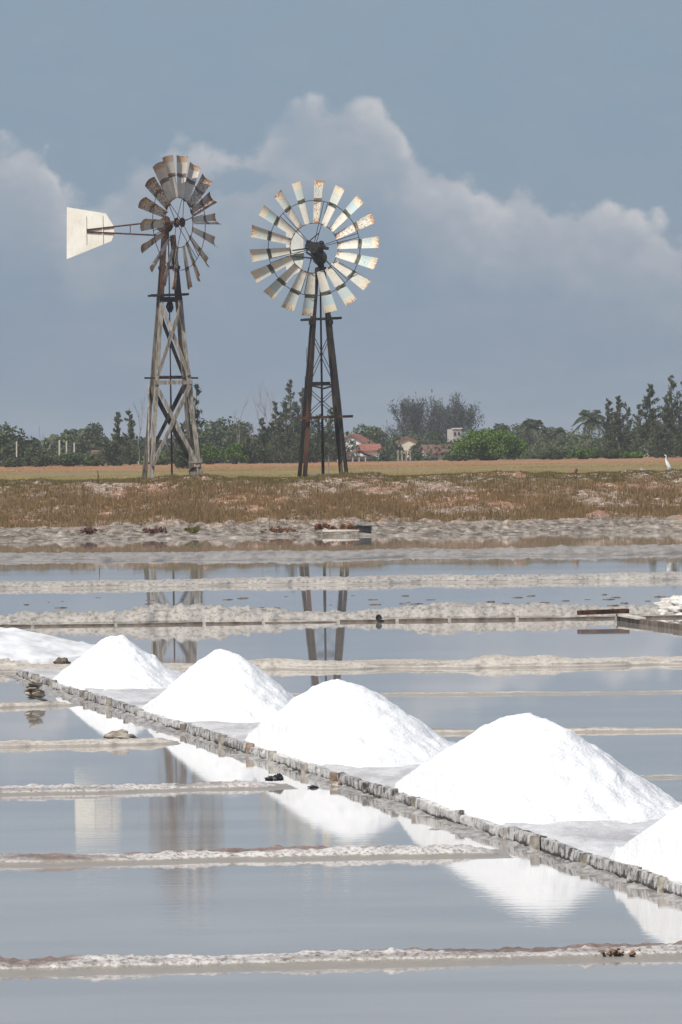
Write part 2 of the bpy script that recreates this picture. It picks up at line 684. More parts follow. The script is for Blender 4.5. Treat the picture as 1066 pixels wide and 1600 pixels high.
OLIVE_PLANT = leafmat('olive_glasswort', (0.110, 0.095, 0.025), (0.230, 0.190, 0.060), 4.0)
BARK = simple('bark', (0.11, 0.09, 0.075), (0.19, 0.165, 0.14), 5.0)
BARK_PALE = simple('pale_bark', (0.20, 0.185, 0.17), (0.30, 0.28, 0.26), 5.0)

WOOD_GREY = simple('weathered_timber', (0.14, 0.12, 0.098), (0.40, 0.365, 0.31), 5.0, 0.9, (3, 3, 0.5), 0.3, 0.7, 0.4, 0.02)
WOOD_DIM = simple('darkened_rear_timber', (0.07, 0.06, 0.05), (0.26, 0.235, 0.195), 4.0, 0.9, (3, 3, 0.5), 0.3, 0.7, 0.4, 0.02)  # grey timber darkened in colour so the rear legs recede behind the front
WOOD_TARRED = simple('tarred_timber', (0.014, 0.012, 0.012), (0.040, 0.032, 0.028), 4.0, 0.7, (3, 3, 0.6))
WOOD_RED = simple('rust_brown_timber', (0.020, 0.014, 0.012), (0.125, 0.055, 0.034), 1.3, 0.85, (2, 2, 0.5), 0.42, 0.72, 0.3, 0.01)
WOOD_YELLOW = simple('ochre_timber', (0.022, 0.018, 0.014), (0.215, 0.165, 0.100), 1.3, 0.9, (2, 2, 0.5), 0.42, 0.62, 0.3, 0.01)
IRON = simple('dark_iron', (0.012, 0.012, 0.014), (0.032, 0.026, 0.024), 9.0, 0.6, spec=0.35)
RUST_IRON = simple('rusted_iron', (0.030, 0.018, 0.014), (0.130, 0.055, 0.030), 9.0, 0.8)


def blade_mat(name, root, tipc, bandc, patch, rust, rust_amt, back):
    """local X of a blade runs from 0.37 R at the root to R at the tip"""
    def b(t, p):
        co = objco(t)
        x = t.sep(co)[0]
        oi = t.n('ShaderNodeObjectInfo').outputs['Random']
        sh = t.comb(t.math('MULTIPLY', oi, 37.0), t.math('MULTIPLY', oi, 11.0), 0.0)
        add = t.n('ShaderNodeVectorMath', operation='ADD')
        t.link(co, add.inputs[0])
        t.link(sh, add.inputs[1])
        vec = add.outputs[0]
        n = t.noise(vec, 5.0, 5, 0.65)
        n2 = t.noise(t.mapping(vec, (1, 2.5, 1)), 12.0, 4, 0.7)
        xj = t.math('MULTIPLY_ADD', t.math('SUBTRACT', n, 0.5), 0.08, x)
        c = t.mix(t.ss(n, 0.3, 0.7), root, tuple(0.86 * k for k in root))
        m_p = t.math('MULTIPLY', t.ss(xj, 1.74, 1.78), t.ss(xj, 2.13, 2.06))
        c = t.mix(t.math('MULTIPLY', m_p, t.lin(oi, 0, 1, 0.15, 1.1)), c, patch)
        c = t.mix(t.ss(xj, 2.07, 2.15), c, tipc)
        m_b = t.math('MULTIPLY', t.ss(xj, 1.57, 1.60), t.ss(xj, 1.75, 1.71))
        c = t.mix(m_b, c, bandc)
        edge = t.math('ADD', t.ss(x, 2.15, 2.36, 0, 0.14), t.ss(x, 1.05, 0.86, 0, 0.14))
        rr = t.math('ADD', t.math('ADD', n2, edge), t.lin(t.math('FRACT', t.math('MULTIPLY', oi, 7.31)), 0, 1, -0.10, 0.15))
        c = t.mix(t.ss(rr, 0.70 - rust_amt, 0.80 - rust_amt), c, rust)
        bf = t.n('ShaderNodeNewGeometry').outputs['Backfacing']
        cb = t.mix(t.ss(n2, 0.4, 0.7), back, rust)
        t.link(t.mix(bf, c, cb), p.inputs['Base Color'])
        p.inputs['Roughness'].default_value = 0.55
    return mat(name, b)


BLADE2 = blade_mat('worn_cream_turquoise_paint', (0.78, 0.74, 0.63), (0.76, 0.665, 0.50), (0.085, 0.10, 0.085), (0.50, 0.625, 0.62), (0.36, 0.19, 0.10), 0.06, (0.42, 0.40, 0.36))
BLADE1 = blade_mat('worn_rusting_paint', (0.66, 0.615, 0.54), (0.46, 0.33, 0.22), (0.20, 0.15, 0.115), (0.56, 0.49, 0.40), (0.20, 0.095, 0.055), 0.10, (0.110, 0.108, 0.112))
def m_vane(t, p):
    co = objco(t)
    n = t.noise(co, 1.3, 4, 0.6)
    run = t.noise(t.mapping(co, (5.0, 5.0, 0.55)), 2.4, 5, 0.65)
    sp = t.noise(co, 9.0, 5, 0.75)
    c = t.mix(t.ss(n, 0.3, 0.7), (0.74, 0.70, 0.60), (0.84, 0.815, 0.735))
    c = t.mix(t.ss(run, 0.52, 0.72, 0, 0.40), c, (0.56, 0.49, 0.38))
    c = t.mix(t.ss(sp, 0.60, 0.70, 0, 0.55), c, (0.44, 0.40, 0.35))
    t.link(c, p.inputs['Base Color'])
    p.inputs['Roughness'].default_value = 0.6
    bump(t, p, n, 0.3, 0.06)


VANE_WHITE = mat('stained_white_paint', m_vane)
VANE_TWO = simple('old_pale_paint', (0.62, 0.62, 0.58), (0.78, 0.78, 0.74), 2.0, 0.6)
VANE_GREEN = simple('dark_green_vane_band', (0.045, 0.07, 0.062), (0.09, 0.12, 0.105), 3.0, 0.6)  # dark green tone of the band across the vane's lower half
PLASTER_W = simple('white_plaster', (0.72, 0.71, 0.69), (0.82, 0.81, 0.79), 1.0)
PLASTER_C = simple('cream_plaster', (0.62, 0.56, 0.43), (0.72, 0.66, 0.52), 1.0)
PLASTER_G = simple('grey_plaster', (0.34, 0.33, 0.31), (0.46, 0.45, 0.43), 1.0)
TILE = simple('red_roof_tile', (0.22, 0.085, 0.06), (0.36, 0.155, 0.105), 2.5)
TILE_OLD = simple('old_roof_tile', (0.12, 0.07, 0.055), (0.22, 0.13, 0.10), 2.5)
GLASS_D = simple('dark_window', (0.02, 0.025, 0.03), (0.035, 0.04, 0.045), 1.0, 0.15, spec=0.5)
CONCRETE = simple('pale_concrete', (0.42, 0.40, 0.36), (0.56, 0.54, 0.49), 3.0)
def board_mat(name, dark, light, lo, hi):
    def b(t, p):
        po = pos(t)
        z = t.sep(po)[2]
        n = t.noise(t.mapping(po, (1, 0.45, 0.7)), 13.0, 6, 0.72)
        n2 = t.noise(t.mapping(po, (1, 0.5, 0.25), (3, 1, 0)), 34.0, 3, 0.6)
        c = t.mix(t.ss(t.math('MULTIPLY_ADD', t.math('SUBTRACT', n2, 0.5), 0.5, n), lo, hi), dark, light)
        wl = t.ss(t.math('MULTIPLY_ADD', t.math('SUBTRACT', n, 0.5), 0.09, z), 0.034, 0.012)
        c = t.mix(wl, c, (0.060, 0.055, 0.050))
        t.link(c, p.inputs['Base Color'])
        p.inputs['Roughness'].default_value = 0.8
        bump(t, p, n, 0.9, 0.03)
    return mat(name, b)


BOARD = board_mat('salt_stained_board', (0.085, 0.080, 0.076), (0.54, 0.52, 0.50), 0.37, 0.60)
BOARD_PALE = board_mat('salt_crusted_board', (0.22, 0.21, 0.20), (0.62, 0.605, 0.585), 0.30, 0.58)
STAKE = simple('bleached_stake', (0.22, 0.19, 0.155), (0.56, 0.52, 0.45), 14.0)
STAKE_RUST = simple('rusty_stake', (0.19, 0.10, 0.06), (0.46, 0.37, 0.28), 7.0)
DARKBOARD = simple('dark_wet_board', (0.085, 0.065, 0.05), (0.20, 0.165, 0.13), 5.0, 0.7)
DRIFT = simple('bleached_wood', (0.46, 0.42, 0.36), (0.66, 0.62, 0.55), 4.0)
BLACK = simple('black_plastic', (0.012, 0.013, 0.014), (0.04, 0.042, 0.045), 12.0, 0.4, spec=0.4)
STONE = simple('brown_stone', (0.17, 0.130, 0.095), (0.50, 0.45, 0.38), 7.0, 0.9, bs=0.5)
STONE_G = simple('grey_stone', (0.30, 0.31, 0.33), (0.58, 0.58, 0.58), 8.0, 0.9, bs=0.4)
RUSTWEED = simple('rust_brown_weed', (0.12, 0.055, 0.030), (0.40, 0.27, 0.19), 16.0, 0.9, bs=0.6)
FEATHER = simple('white_feathers', (0.80, 0.80, 0.79), (0.86, 0.86, 0.85), 3.0)
BILL = simple('dark_bill', (0.03, 0.028, 0.02), (0.06, 0.05, 0.03), 3.0)

# ------------------------------------------------------------------ setting: ground, bank, water
MILL_D = 219.0
MILL_S = 1.10
PLAT = 1.61


def bank_z(x, y):
    """height of the far shore, bank and field"""
    wob = 0.5 * fbm(x * 0.11, 0 * x, 3, 3)
    sl = 0.0065 * x * 0 + wob
    yy = y - sl - 0.10 * x * 0.17
    z = -0.30 + 0.36 * sstep(yy, 176.2, 178.6) + 0.05 * sstep(yy, 180, 182.5) + 0.08 * sstep(yy, 184.5, 187.5) - 0.03 * sstep(yy, 188, 190)
    z = z + 0.02 * sstep(yy, 190.5, 195)
    z = z + (PLAT - 0.18) * (0.5 * sstep(yy, 194.5, 206.5) + 0.5 * sstep(yy, 203, 216.5))
    lump = sstep(yy, 178.8, 180.5) * (1 - sstep(yy, 192, 195.5))
    z = z + lump * (0.045 * fbm(x * 3.1, y * 1.4, 15, 4) + 0.030 * fbm(x * 7.5, y * 2.0, 17, 3) + 0.20 * np.maximum(0, fbm(x * 1.3, y * 0.45, 5, 4)) * (0.4 + 0.6 * (vnoise(x * 0.4, y * 0.25, 8) > -0.1)))
    slope = sstep(yy, 194.5, 197) * (1 - sstep(yy, 215, 219))
    z = z + slope * (0.15 * fbm(x * 0.8, y * 0.45, 9, 3) + 0.05 * fbm(x * 3.0, y * 1.5, 10, 3))
    fld = sstep(yy, 219, 226)
    z = z + fld * (0.03 * fbm(x * 0.12, y * 0.06, 11, 3)) - 1.30 * sstep(y, 452, 478)
    return z


def ground_sheet():
    xs = np.unique(np.concatenate([np.linspace(-1500, -40, 16), np.arange(-40, -18, 0.5), np.arange(-18, 18, 0.09), np.arange(18, 40, 0.5), np.linspace(40, 1500, 16)]))
    ys = np.unique(np.concatenate([np.array([-60.0, 0, 60, 120, 160]), np.arange(175.5, 221, 0.27), np.arange(221, 240, 1.0),
                                   np.arange(240, 480, 5.0), np.array([520, 600, 700, 850, 1100, 1500, 2400.0])]))
    X, Y = np.meshgrid(xs, ys, indexing='ij')
    Z = bank_z(X, Y)
    V = np.stack([X, Y, Z], -1).reshape(-1, 3)
    me = np_mesh('ground', V, grid_faces(len(xs), len(ys)), GROUND, True)
    o = link_mesh('ground', me)
    tag(o, kind='structure')


ground_sheet()
mb = MB()
mb.add([(-900, -40, 0), (900, -40, 0), (900, 181, 0), (-900, 181, 0)], [(0, 1, 2, 3)])
tag(mb.build('water', WATER), kind='structure')


def dyke(name, pl, pr, height, width, material, lump=0.35, shelf=0.0, seed=0, ext=(0.0, 0.0), taper=(0.0, 0.0), along=None,
         mound=None, fr=1.0, brown=()):
    """mud dyke whose front waterline runs between two photograph pixels"""
    a, b = G(*pl), G(*pr)
    d = (b - a).normalized()
    a = a - d * ext[0]
    b = b + d * ext[1]
    L = (b - a).length
    nrm = Vector((-d.y, d.x, 0))
    if nrm.y < 0:
        nrm = -nrm
    na = int(max(40, min(900, L / (along or 0.03))))
    prof = []                                    # (offset, height factor, across)
    if shelf:
        prof += [(-shelf - 0.03, -0.35, 0.0), (-shelf, 0.0, 0.0), (-shelf * 0.5, 0.07, 0.02), (-0.02, 0.10, 0.05)]
    else:
        prof += [(-0.03, -0.5, 0.0)]
    for k in range(13):
        t = k / 12
        prof.append((t * width, min(1.0, 1.15 * math.sin(PI * min(1, max(0, t))) ** 0.45) if 0 < k < 12 else 0.05, 0.1 + 0.9 * t))
    prof.append((width + 0.04, -0.6, 1.0))
    prof = np.array(prof)
    s = np.linspace(0, L, na)
    S, Q = np.meshgrid(s, np.arange(len(prof)), indexing='ij')
    off = prof[Q, 0]
    hf = prof[Q, 1]
    ac = prof[Q, 2]
    env = np.ones_like(S)
    if taper[0]:
        env *= 0.15 + 0.85 * sstep(S, 0, taper[0])
    if taper[1]:
        env *= 0.15 + 0.85 * sstep(L - S, 0, taper[1])
    body = (ac > 0.06)
    nz = fbm(S * 2.6 * fr, off * 5.0 * fr + seed, seed, 4) * 0.6 + 0.7 * np.maximum(0, fbm(S * 7.0 * fr, off * 9 * fr, seed + 3, 3))
    nz2 = fbm(S * 0.45, 0 * S + seed, seed + 7, 3)
    off = off + (0.18 * width * fbm(S * 0.9 * fr, 0 * S, seed + 11, 4) + 0.03 * fbm(S * 6, 0 * S, seed + 14, 3)) * (1 if True else 0)
    H = height * hf * env * np.where(body, 1 + lump * nz + lump * 0.5 * nz2, 1)
    if mound is not None:
        for (mx, my, mr, mh) in mound:
            c = G(mx, my)
            sc = (c - a).dot(d)
            H = H + np.where(body, mh * np.exp(-((S - sc) / mr) ** 2) * np.maximum(hf, 0) * (1 + 0.5 * nz), 0)
    for (b0, b1, amt) in brown:                  # stretches with a rust brown back edge
        s0, s1 = (G(b0, pl[1]) - a).dot(d), (G(b1, pl[1]) - a).dot(d)
        ac = ac + amt * sstep(S, s0, s0 + 0.25) * (1 - sstep(S, s1 - 0.25, s1)) * sstep(ac, 0.40, 0.62)
    H = H + np.where(body & (hf > 0.2), height * lump * (0.55 * np.maximum(-0.2, fbm(S * 22 * min(fr, 1), off * 20, seed + 21, 3))), 0)
    H = np.maximum(H, -0.08)
    X = a.x + d.x * S + nrm.x * off
    Y = a.y + d.y * S + nrm.y * off
    V = np.stack([X, Y, H], -1).reshape(-1, 3)
    me = np_mesh(name, V, grid_faces(na, len(prof)), material, True)
    at = me.attributes.new('across', 'FLOAT', 'POINT')
    at.data.foreach_set('value', ac.astype(np.float32).ravel())
    o = link_mesh(name, me)
    tag(o, kind='structure')
    return o


# near dykes on the left, from the closest outwards
dyke('mud_dyke', (0, 1519), (1066, 1494), 0.042, 0.36, DY_NEAR, 0.45, 0.32, 1, (6, 6), along=0.016, brown=[(800, 1300, 1.2), (560, 800, 0.5), (-60, 130, 0.5)])
dyke('mud_dyke', (0, 1351), (796, 1336), 0.045, 0.42, DY_NEAR, 0.45, 0.30, 2, (6, 0), (0, 0.4), along=0.018, brown=[(150, 560, 0.7), (680, 760, 0.6)])
dyke('mud_dyke', (0, 1242), (462, 1231), 0.042, 0.42, DY_NEAR, 0.40, 0.26, 3, (6, 0), (0, 0.4), along=0.02)
dyke('mud_dyke', (0, 1168), (282, 1162), 0.040, 0.40, DY_MID, 0.32, 0.0, 4, (6, 0), (0, 0.2), along=0.03)
dyke('mud_dyke', (0, 1106), (124, 1102), 0.040, 0.40, DY_MID, 0.32, 0.0, 5, (6, 0), (0, 0.2), along=0.03)
# thin ones beyond the salt heaps
dyke('mud_dyke', (700, 1219.5), (1066, 1215.5), 0.018, 0.22, DY_NEAR, 0.6, 0.0, 6, (0, 6), along=0.03)
dyke('mud_dyke', (560, 1147.5), (1066, 1143), 0.030, 0.30, DY_MID, 0.3, 0.0, 7, (0, 6), along=0.04)
dyke('mud_dyke', (440, 1088), (1066, 1083), 0.018, 0.30, DY_MID, 0.3, 0.0, 8, (0, 6), along=0.04)
dyke('mud_dyke', (180, 1051), (1066, 1040), 0.068, 1.5, DY_MID, 0.20, 0.0, 9, (2, 8), along=0.04,
     mound=[(775, 1043, 0.28, 0.055), (850, 1043, 0.25, 0.04), (430, 1046, 0.5, 0.02)], fr=1.4)
dyke('mud_dyke', (0, 979), (1066, 964), 0.115, 1.6, DY_FAR, 0.42, 0.0, 10, (10, 10), along=0.035,
     mound=[(300, 975, 1.2, 0.08), (240, 975, .5, 0.06), (820, 966, 1.0, 0.05), (690, 966, .8, 0.05), (80, 975, .8, .06)], fr=0.8)
dyke('mud_dyke', (0, 920), (1066, 906), 0.115, 2.4, DY_FAR, 0.22, 0.0, 12, (12, 12), along=0.05, fr=0.8)
dyke('mud_flat', (0, 880), (1066, 866), 0.085, 9.0, DY_FLAT, 0.60, 0.0, 13, (16, 16), along=0.07, fr=0.55)
dyke('mud_bank', (-40, 1052), (98, 1047), 0.10, 1.4, DY_MID, 0.5, 0.0, 14, (4, 0), (0, 0.5), along=0.03)

# ------------------------------------------------------------------ salt deck and its board edging
WL = G(28, 1057)
WR = G(1066, 1402)
WD = (WR - WL).normalized()
WN = Vector((-WD.y, WD.x, 0))
if WN.x < 0:
    WN = -WN
WLEN = (WR - WL).length + 9.0


def deck():
    na, nc = 520, 26
    s = np.linspace(-0.1, WLEN, na)
    q = np.linspace(0, 1, nc)
    S, Q = np.meshgrid(s, q, indexing='ij')
    w = 1.90 + 0.10 * fbm(S * 0.5, 0 * S, 21, 3)
    off = 0.05 + Q * w
    Z = 0.078 + 0.012 * fbm(S * 1.6, off * 3.0, 22, 4) - 0.20 * sstep(Q, 0.93, 1.0)
    Z = Z - 0.02 * sstep(0.06 - Q, 0, 0.06)
    X = WL.x + WD.x * S + WN.x * off
    Y = WL.y + WD.y * S + WN.y * off
    V = np.stack([X, Y, Z], -1).reshape(-1, 3)
    tag(link_mesh('salt_deck', np_mesh('salt_deck', V, grid_faces(na, nc), DECK, True)), kind='structure')


deck()


def board_edging():
    root = empty('board_edging', WL)
    tag(root, 'long edging of salt stained grey boards and stakes in front of the salt heaps', 'edging')
    ang_z = math.atan2(WD.y, WD.x)
    s = 0.0
    k = 0
    per = 7.9
    while s < WLEN - 0.2:
        ln = random.uniform(0.8, 1.9)
        ph = ((s + 1.4) % per) / per
        top = 0.092 if ph < 0.55 else 0.082
        top += random.uniform(-0.006, 0.008)
        m = BOARD if ph < 0.58 else (BOARD_PALE if random.random() < 0.75 else BOARD)
        bm_ = MB()
        n = 7
        vs = []
        for i in range(n + 1):
            x = -ln / 2 + 0.035 + (ln - 0.07) * i / n
            for (yy, zz) in ((-0.028, -0.10), (-0.030, top * 0.55), (-0.024, top), (0.026, top), (0.028, -0.10)):
                vs.append((x, yy + random.uniform(-.006, .006), zz + (random.uniform(-.008, .007) if zz > 0 else 0)))
        fs = []
        for i in range(n):
            for j in range(4):
                fs.append((i * 5 + j, (i + 1) * 5 + j, (i + 1) * 5 + j + 1, i * 5 + j + 1))
        fs.append((4, 3, 2, 1, 0))
        fs.append(tuple(n * 5 + j for j in range(5)))
        bm_.add(vs, fs)
        c = WD * (s + ln / 2) + WN * random.uniform(-0.015, 0.015)
        o = bm_.build('board', m, root, loc=c)
        o.rotation_euler = (random.uniform(-.08, .08), random.uniform(-0.012, 0.012), ang_z + random.uniform(-.02, .02))
        st = MB()
        h = top + random.uniform(-0.012, 0.022)
        w = random.uniform(0.035, 0.060)
        st.beam((0, 0, -0.12), (random.uniform(-.01, .01), random.uniform(-.01, .01), h), w, 0.06, (1, 0, 0), jit=0.006, seg=3)
        o = st.build('stake', random.choice([STAKE, STAKE, STAKE_RUST, BOARD]), root, loc=WD * (s + ln) - WN * random.uniform(0.02, 0.05))
        o.rotation_euler = (0, 0, ang_z)
        s += ln
        k += 1


board_edging()


def mud_foot():
    na, nc = 900, 12
    sv = np.linspace(-0.1, WLEN, na)
    q = np.linspace(0, 1, nc)
    S, Q = np.meshgrid(sv, q, indexing='ij')
    w = 0.16 + 0.16 * np.clip(0.5 + fbm(S * 0.6, 0 * S, 61, 3), 0, 1.6)
    off = -0.03 - Q * w
    Z = 0.010 + 0.016 * fbm(S * 1.4, off * 6, 62, 4) + 0.010 * fbm(S * 9, off * 16, 63, 3) - 0.035 * Q ** 1.5
    X = WL.x + WD.x * S + WN.x * off
    Y = WL.y + WD.y * S + WN.y * off
    V = np.stack([X, Y, Z], -1).reshape(-1, 3)
    tag(link_mesh('mud_strip', np_mesh('mud_strip', V, grid_faces(na, nc), MUD_WET, True)), kind='structure')


MUD_WET = simple('wet_grey_mud', (0.20, 0.185, 0.17), (0.42, 0.40, 0.375), 12.0, 0.5, (1, .5, 1), 0.36, 0.62, 0.6, 0.02)
mud_foot()


def salt_heap(label, peak_px, dist, H, a, L, bk, seed, uoff=0.0):
    """loaf of salt: ridge of half length L along the deck, half width a, end slopes of length bk"""
    c0 = W(peak_px[0], peak_px[1], dist)
    c = Vector((c0.x, dist, 0))
    root_loc = Vector((c.x, c.y, 0.058))
    nx, ny = 120, 150
    uu = np.linspace(-a * 1.45, a * 1.45, nx)
    vv = np.linspace(-(L + bk) * 1.25, (L + bk) * 1.25, ny)
    Ug, Vg = np.meshgrid(uu, vv, indexing='ij')
    e = np.maximum(np.abs(Vg) - L, 0) / bk
    r = np.sqrt((Ug / a) ** 2 + e ** 2 + 0.007)
    wob = 0.07 * fbm(Ug * 1.1 + seed, Vg * 0.6, seed, 3)
    r = r * (1 + wob)
    z = H * np.clip(1.035 - r, 0, None)
    z = np.minimum(z, H * (0.93 + 0.05 * fbm(Vg * 1.5, Ug * 2, seed + 4, 2)) + 0.25 * (z - H * 0.93))
    toe = np.exp(-((r - 1.0) / 0.16) ** 2)
    z = z + 0.022 * toe * (0.6 + 0.6 * fbm(Ug * 5, Vg * 3, seed + 2, 3)) + 0.030 * np.exp(-((r - 1.0) / 0.10) ** 2) * np.maximum(0, fbm(Ug * 17, Vg * 11, seed + 12, 2) - 0.25)
    rough = fbm(Ug * 9, Vg * 5, seed + 5, 4)
    z = z + sstep(z, 0.0, 0.12) * 0.018 * rough + sstep(z, 0.05, 0.4) * 0.035 * np.maximum(0, fbm(Ug * 5, Vg * 2.2, seed + 9, 3)) * sstep(Ug, -0.1, 0.5)
    ax = Vector((-WD.x, -WD.y, 0))               # towards the far end of the deck
    rx = Vector((-ax.y, ax.x, 0))
    if rx.x < 0:
        rx = -rx
    X = rx.x * (Ug + uoff) + ax.x * Vg
    Y = rx.y * (Ug + uoff) + ax.y * Vg
    wo_ = (X + c.x - WL.x) * WN.x + (Y + c.y - WL.y) * WN.y      # distance from the board edging
    z = np.where(r > 1.16, -0.10, z)
    z = np.where(wo_ < 0.035, -0.14, z)
    V = np.stack([X, Y, z], -1).reshape(-1, 3)
    o = link_mesh('salt_heap', np_mesh('salt_heap', V, grid_faces(nx, ny), SALT, True), None, root_loc)
    tag(o, label, 'salt heap', 'white salt heaps in a row on the deck')
    return o


salt_heap('smallest white salt heap at the far left end of the row', (183, 988), 66.8, 0.60, 0.70, 0.30, 1.8, 1)
salt_heap('second salt heap from the far end, behind the smallest one towards the camera', (352, 1008), 58.6, 0.70, 0.80, 0.40, 1.8, 2)
salt_heap('middle salt heap in the row, overlapping the largest heap at its right toe', (537, 1060), 51.0, 0.66, 0.98, 0.55, 1.8, 3)
salt_heap('largest salt heap fully in view, nearest whole one on the right', (826, 1108), 43.2, 0.72, 1.02, 0.55, 1.7, 4)
salt_heap('nearest salt heap cut off by the right edge of the view', (1206, 1180), 35.6, 0.70, 1.0, 0.5, 1.6, 5)


SALT_FLAT = simple('greyish_salt', (0.60, 0.595, 0.59), (0.80, 0.80, 0.79), 3.0, 0.8, (1, .4, 1), 0.32, 0.58, 0.5, 0.03)


def low_heap():
    c = G(-70, 1022)
    nx, ny = 110, 90
    uu = np.linspace(-3.2, 2.6, nx)
    vv = np.linspace(-4.6, 4.2, ny)
    Ug, Vg = np.meshgrid(uu, vv, indexing='ij')
    r = np.sqrt((Ug / 1.95) ** 2 + (Vg / 3.6) ** 2)
    r = r * (1 + 0.10 * fbm(Ug * 0.8, Vg * 0.5, 31, 3))
    z = 0.29 * np.clip((1.05 - r), 0, 0.62) / 0.62
    z = z + sstep(z, 0, 0.1) * 0.020 * fbm(Ug * 5, Vg * 3, 32, 4)
    z = np.where(r > 1.15, -0.08, z)
    V = np.stack([Ug, Vg, z], -1).reshape(-1, 3)
    o = link_mesh('salt_heap', np_mesh('salt_heap', V, grid_faces(nx, ny), SALT_FLAT, True), None, Vector((c.x, c.y, 0.03)))
    tag(o, 'low flat spread of greyish salt at the left edge behind the smallest heap', 'salt heap')


low_heap()


def salt_mound():
    c = G(1062, 966)
    mb = MB()
    mb.blob((0, 0, 0.05), (0.60, 0.6, 0.22), 3, 0.40, 3.4, 60, 30)
    o = mb.build('salt_mound', DY_MID_SALT, None, True, Vector((c.x + 0.32, c.y + 1.3, 0.03)))
    tag(o, 'small lumpy whitish mound behind the dark sluice board at the right edge', 'salt mound')


DY_MID_SALT = simple('dirty_salt', (0.44, 0.41, 0.37), (0.72, 0.70, 0.66), 7.0, 0.9, (1, 1, 1), 0.32, 0.6, 0.6, 0.05)
salt_mound()

# ------------------------------------------------------------------ windmills
ALPHA = 0.174                                    # the salt works' grid is turned this much to the view
E1 = Vector((math.cos(ALPHA), math.sin(ALPHA), 0))
E2 = Vector((-math.sin(ALPHA), math.cos(ALPHA), 0))
UP = Vector((0, 0, 1))
R_OUT, R_IN, R_RING = 2.36, 0.87, 1.66


def blade_mesh(name, material, camber=-0.24, pitch=-28.0, w0=0.25, w1=0.47):
    """blade along +X, chord turned from +Y towards +Z by the pitch; +Z faces the wind"""
    nr, nc = 9, 7
    P = math.radians(pitch)
    vs, fs = [], []
    th = 0.008
    for side in (0, 1):
        for i in range(nr + 1):
            t = i / nr
            x = R_IN - 0.02 + (R_OUT - R_IN) * t
            w = w0 + (w1 - w0) * t
            for j in range(nc + 1):
                q = j / nc - 0.5
                y0 = q * w
                z0 = camber * w * (1 - (2 * q) ** 2) - (th if side else 0)
                vs.append((x, y0 * math.cos(P) - z0 * math.sin(P) * -1 * 0 - z0 * math.sin(P), y0 * math.sin(P) + z0 * math.cos(P)))
    n1 = (nr + 1) * (nc + 1)
    for i in range(nr):
        for j in range(nc):
            a = i * (nc + 1) + j
            fs.append((a, a + nc + 1, a + nc + 2, a + 1))
            fs.append((n1 + a, n1 + a + 1, n1 + a + nc + 2, n1 + a + nc + 1))
    mb = MB()
    mb.add(vs, fs)
    return mb.mesh(name, material, True)


def make_wheel(root, head, axis, blades_mat, dark, hub_len, nblade=18, phase=0.0, spoke_dirs=6, camber=-0.24):
    n = Vector(axis).normalized()
    up = UP
    rt = up.cross(n).normalized()                # in the wheel's plane
    up2 = n.cross(rt)
    c = head + n * hub_len
    M = Matrix((rt, up2, n)).transposed().to_4x4()
    M.translation = c
    hub = MB()
    hub.disc((0, 0, -0.02), (0, 0, 1), 0.10, 0.16, 12)
    hub.disc((0, 0, 0.10), (0, 0, 1), 0.17, 0.035, 16)
    hub.disc((0, 0, -0.14), (0, 0, 1), 0.17, 0.035, 16)
    hub.tube([(0, 0, -hub_len), (0, 0, 0.14)], 0.045, 8)
    wheel = hub.build('wheel', dark, root)
    wheel.matrix_local = M
    for r, tr in ((R_IN, 0.014), (R_RING, 0.013)):
        g = MB()
        g.ring((0, 0, -0.03), (0, 0, 1), r, tr, 54, 5)
        g.build('ring', dark, wheel, True)
    me = blade_mesh('blade', blades_mat, camber)
    for k in range(nblade):
        a = 2 * PI * k / nblade + phase
        o = link_mesh('blade', me, wheel)
        o.matrix_local = Matrix.Rotation(a + random.uniform(-.012, .012), 4, 'Z') @ Matrix.Rotation(math.radians(random.uniform(-8, 8)), 4, 'X') @ Matrix.Rotation(math.radians(random.uniform(-2.5, 2.5)), 4, 'Y') @ Matrix.Scale(random.uniform(.985, 1.02), 4, (1, 0, 0))
    for k in range(spoke_dirs):
        a = 2 * PI * k / spoke_dirs + phase + 0.17
        for zz, da in ((0.10, 0.045), (-0.14, -0.045)):
            s = MB()
            s.tube([(0.14 * math.cos(a), 0.14 * math.sin(a), zz), (R_RING * math.cos(a + da), R_RING * math.sin(a + da), -0.03)], 0.012, 5)
            s.build('spoke', dark, wheel)
    return wheel


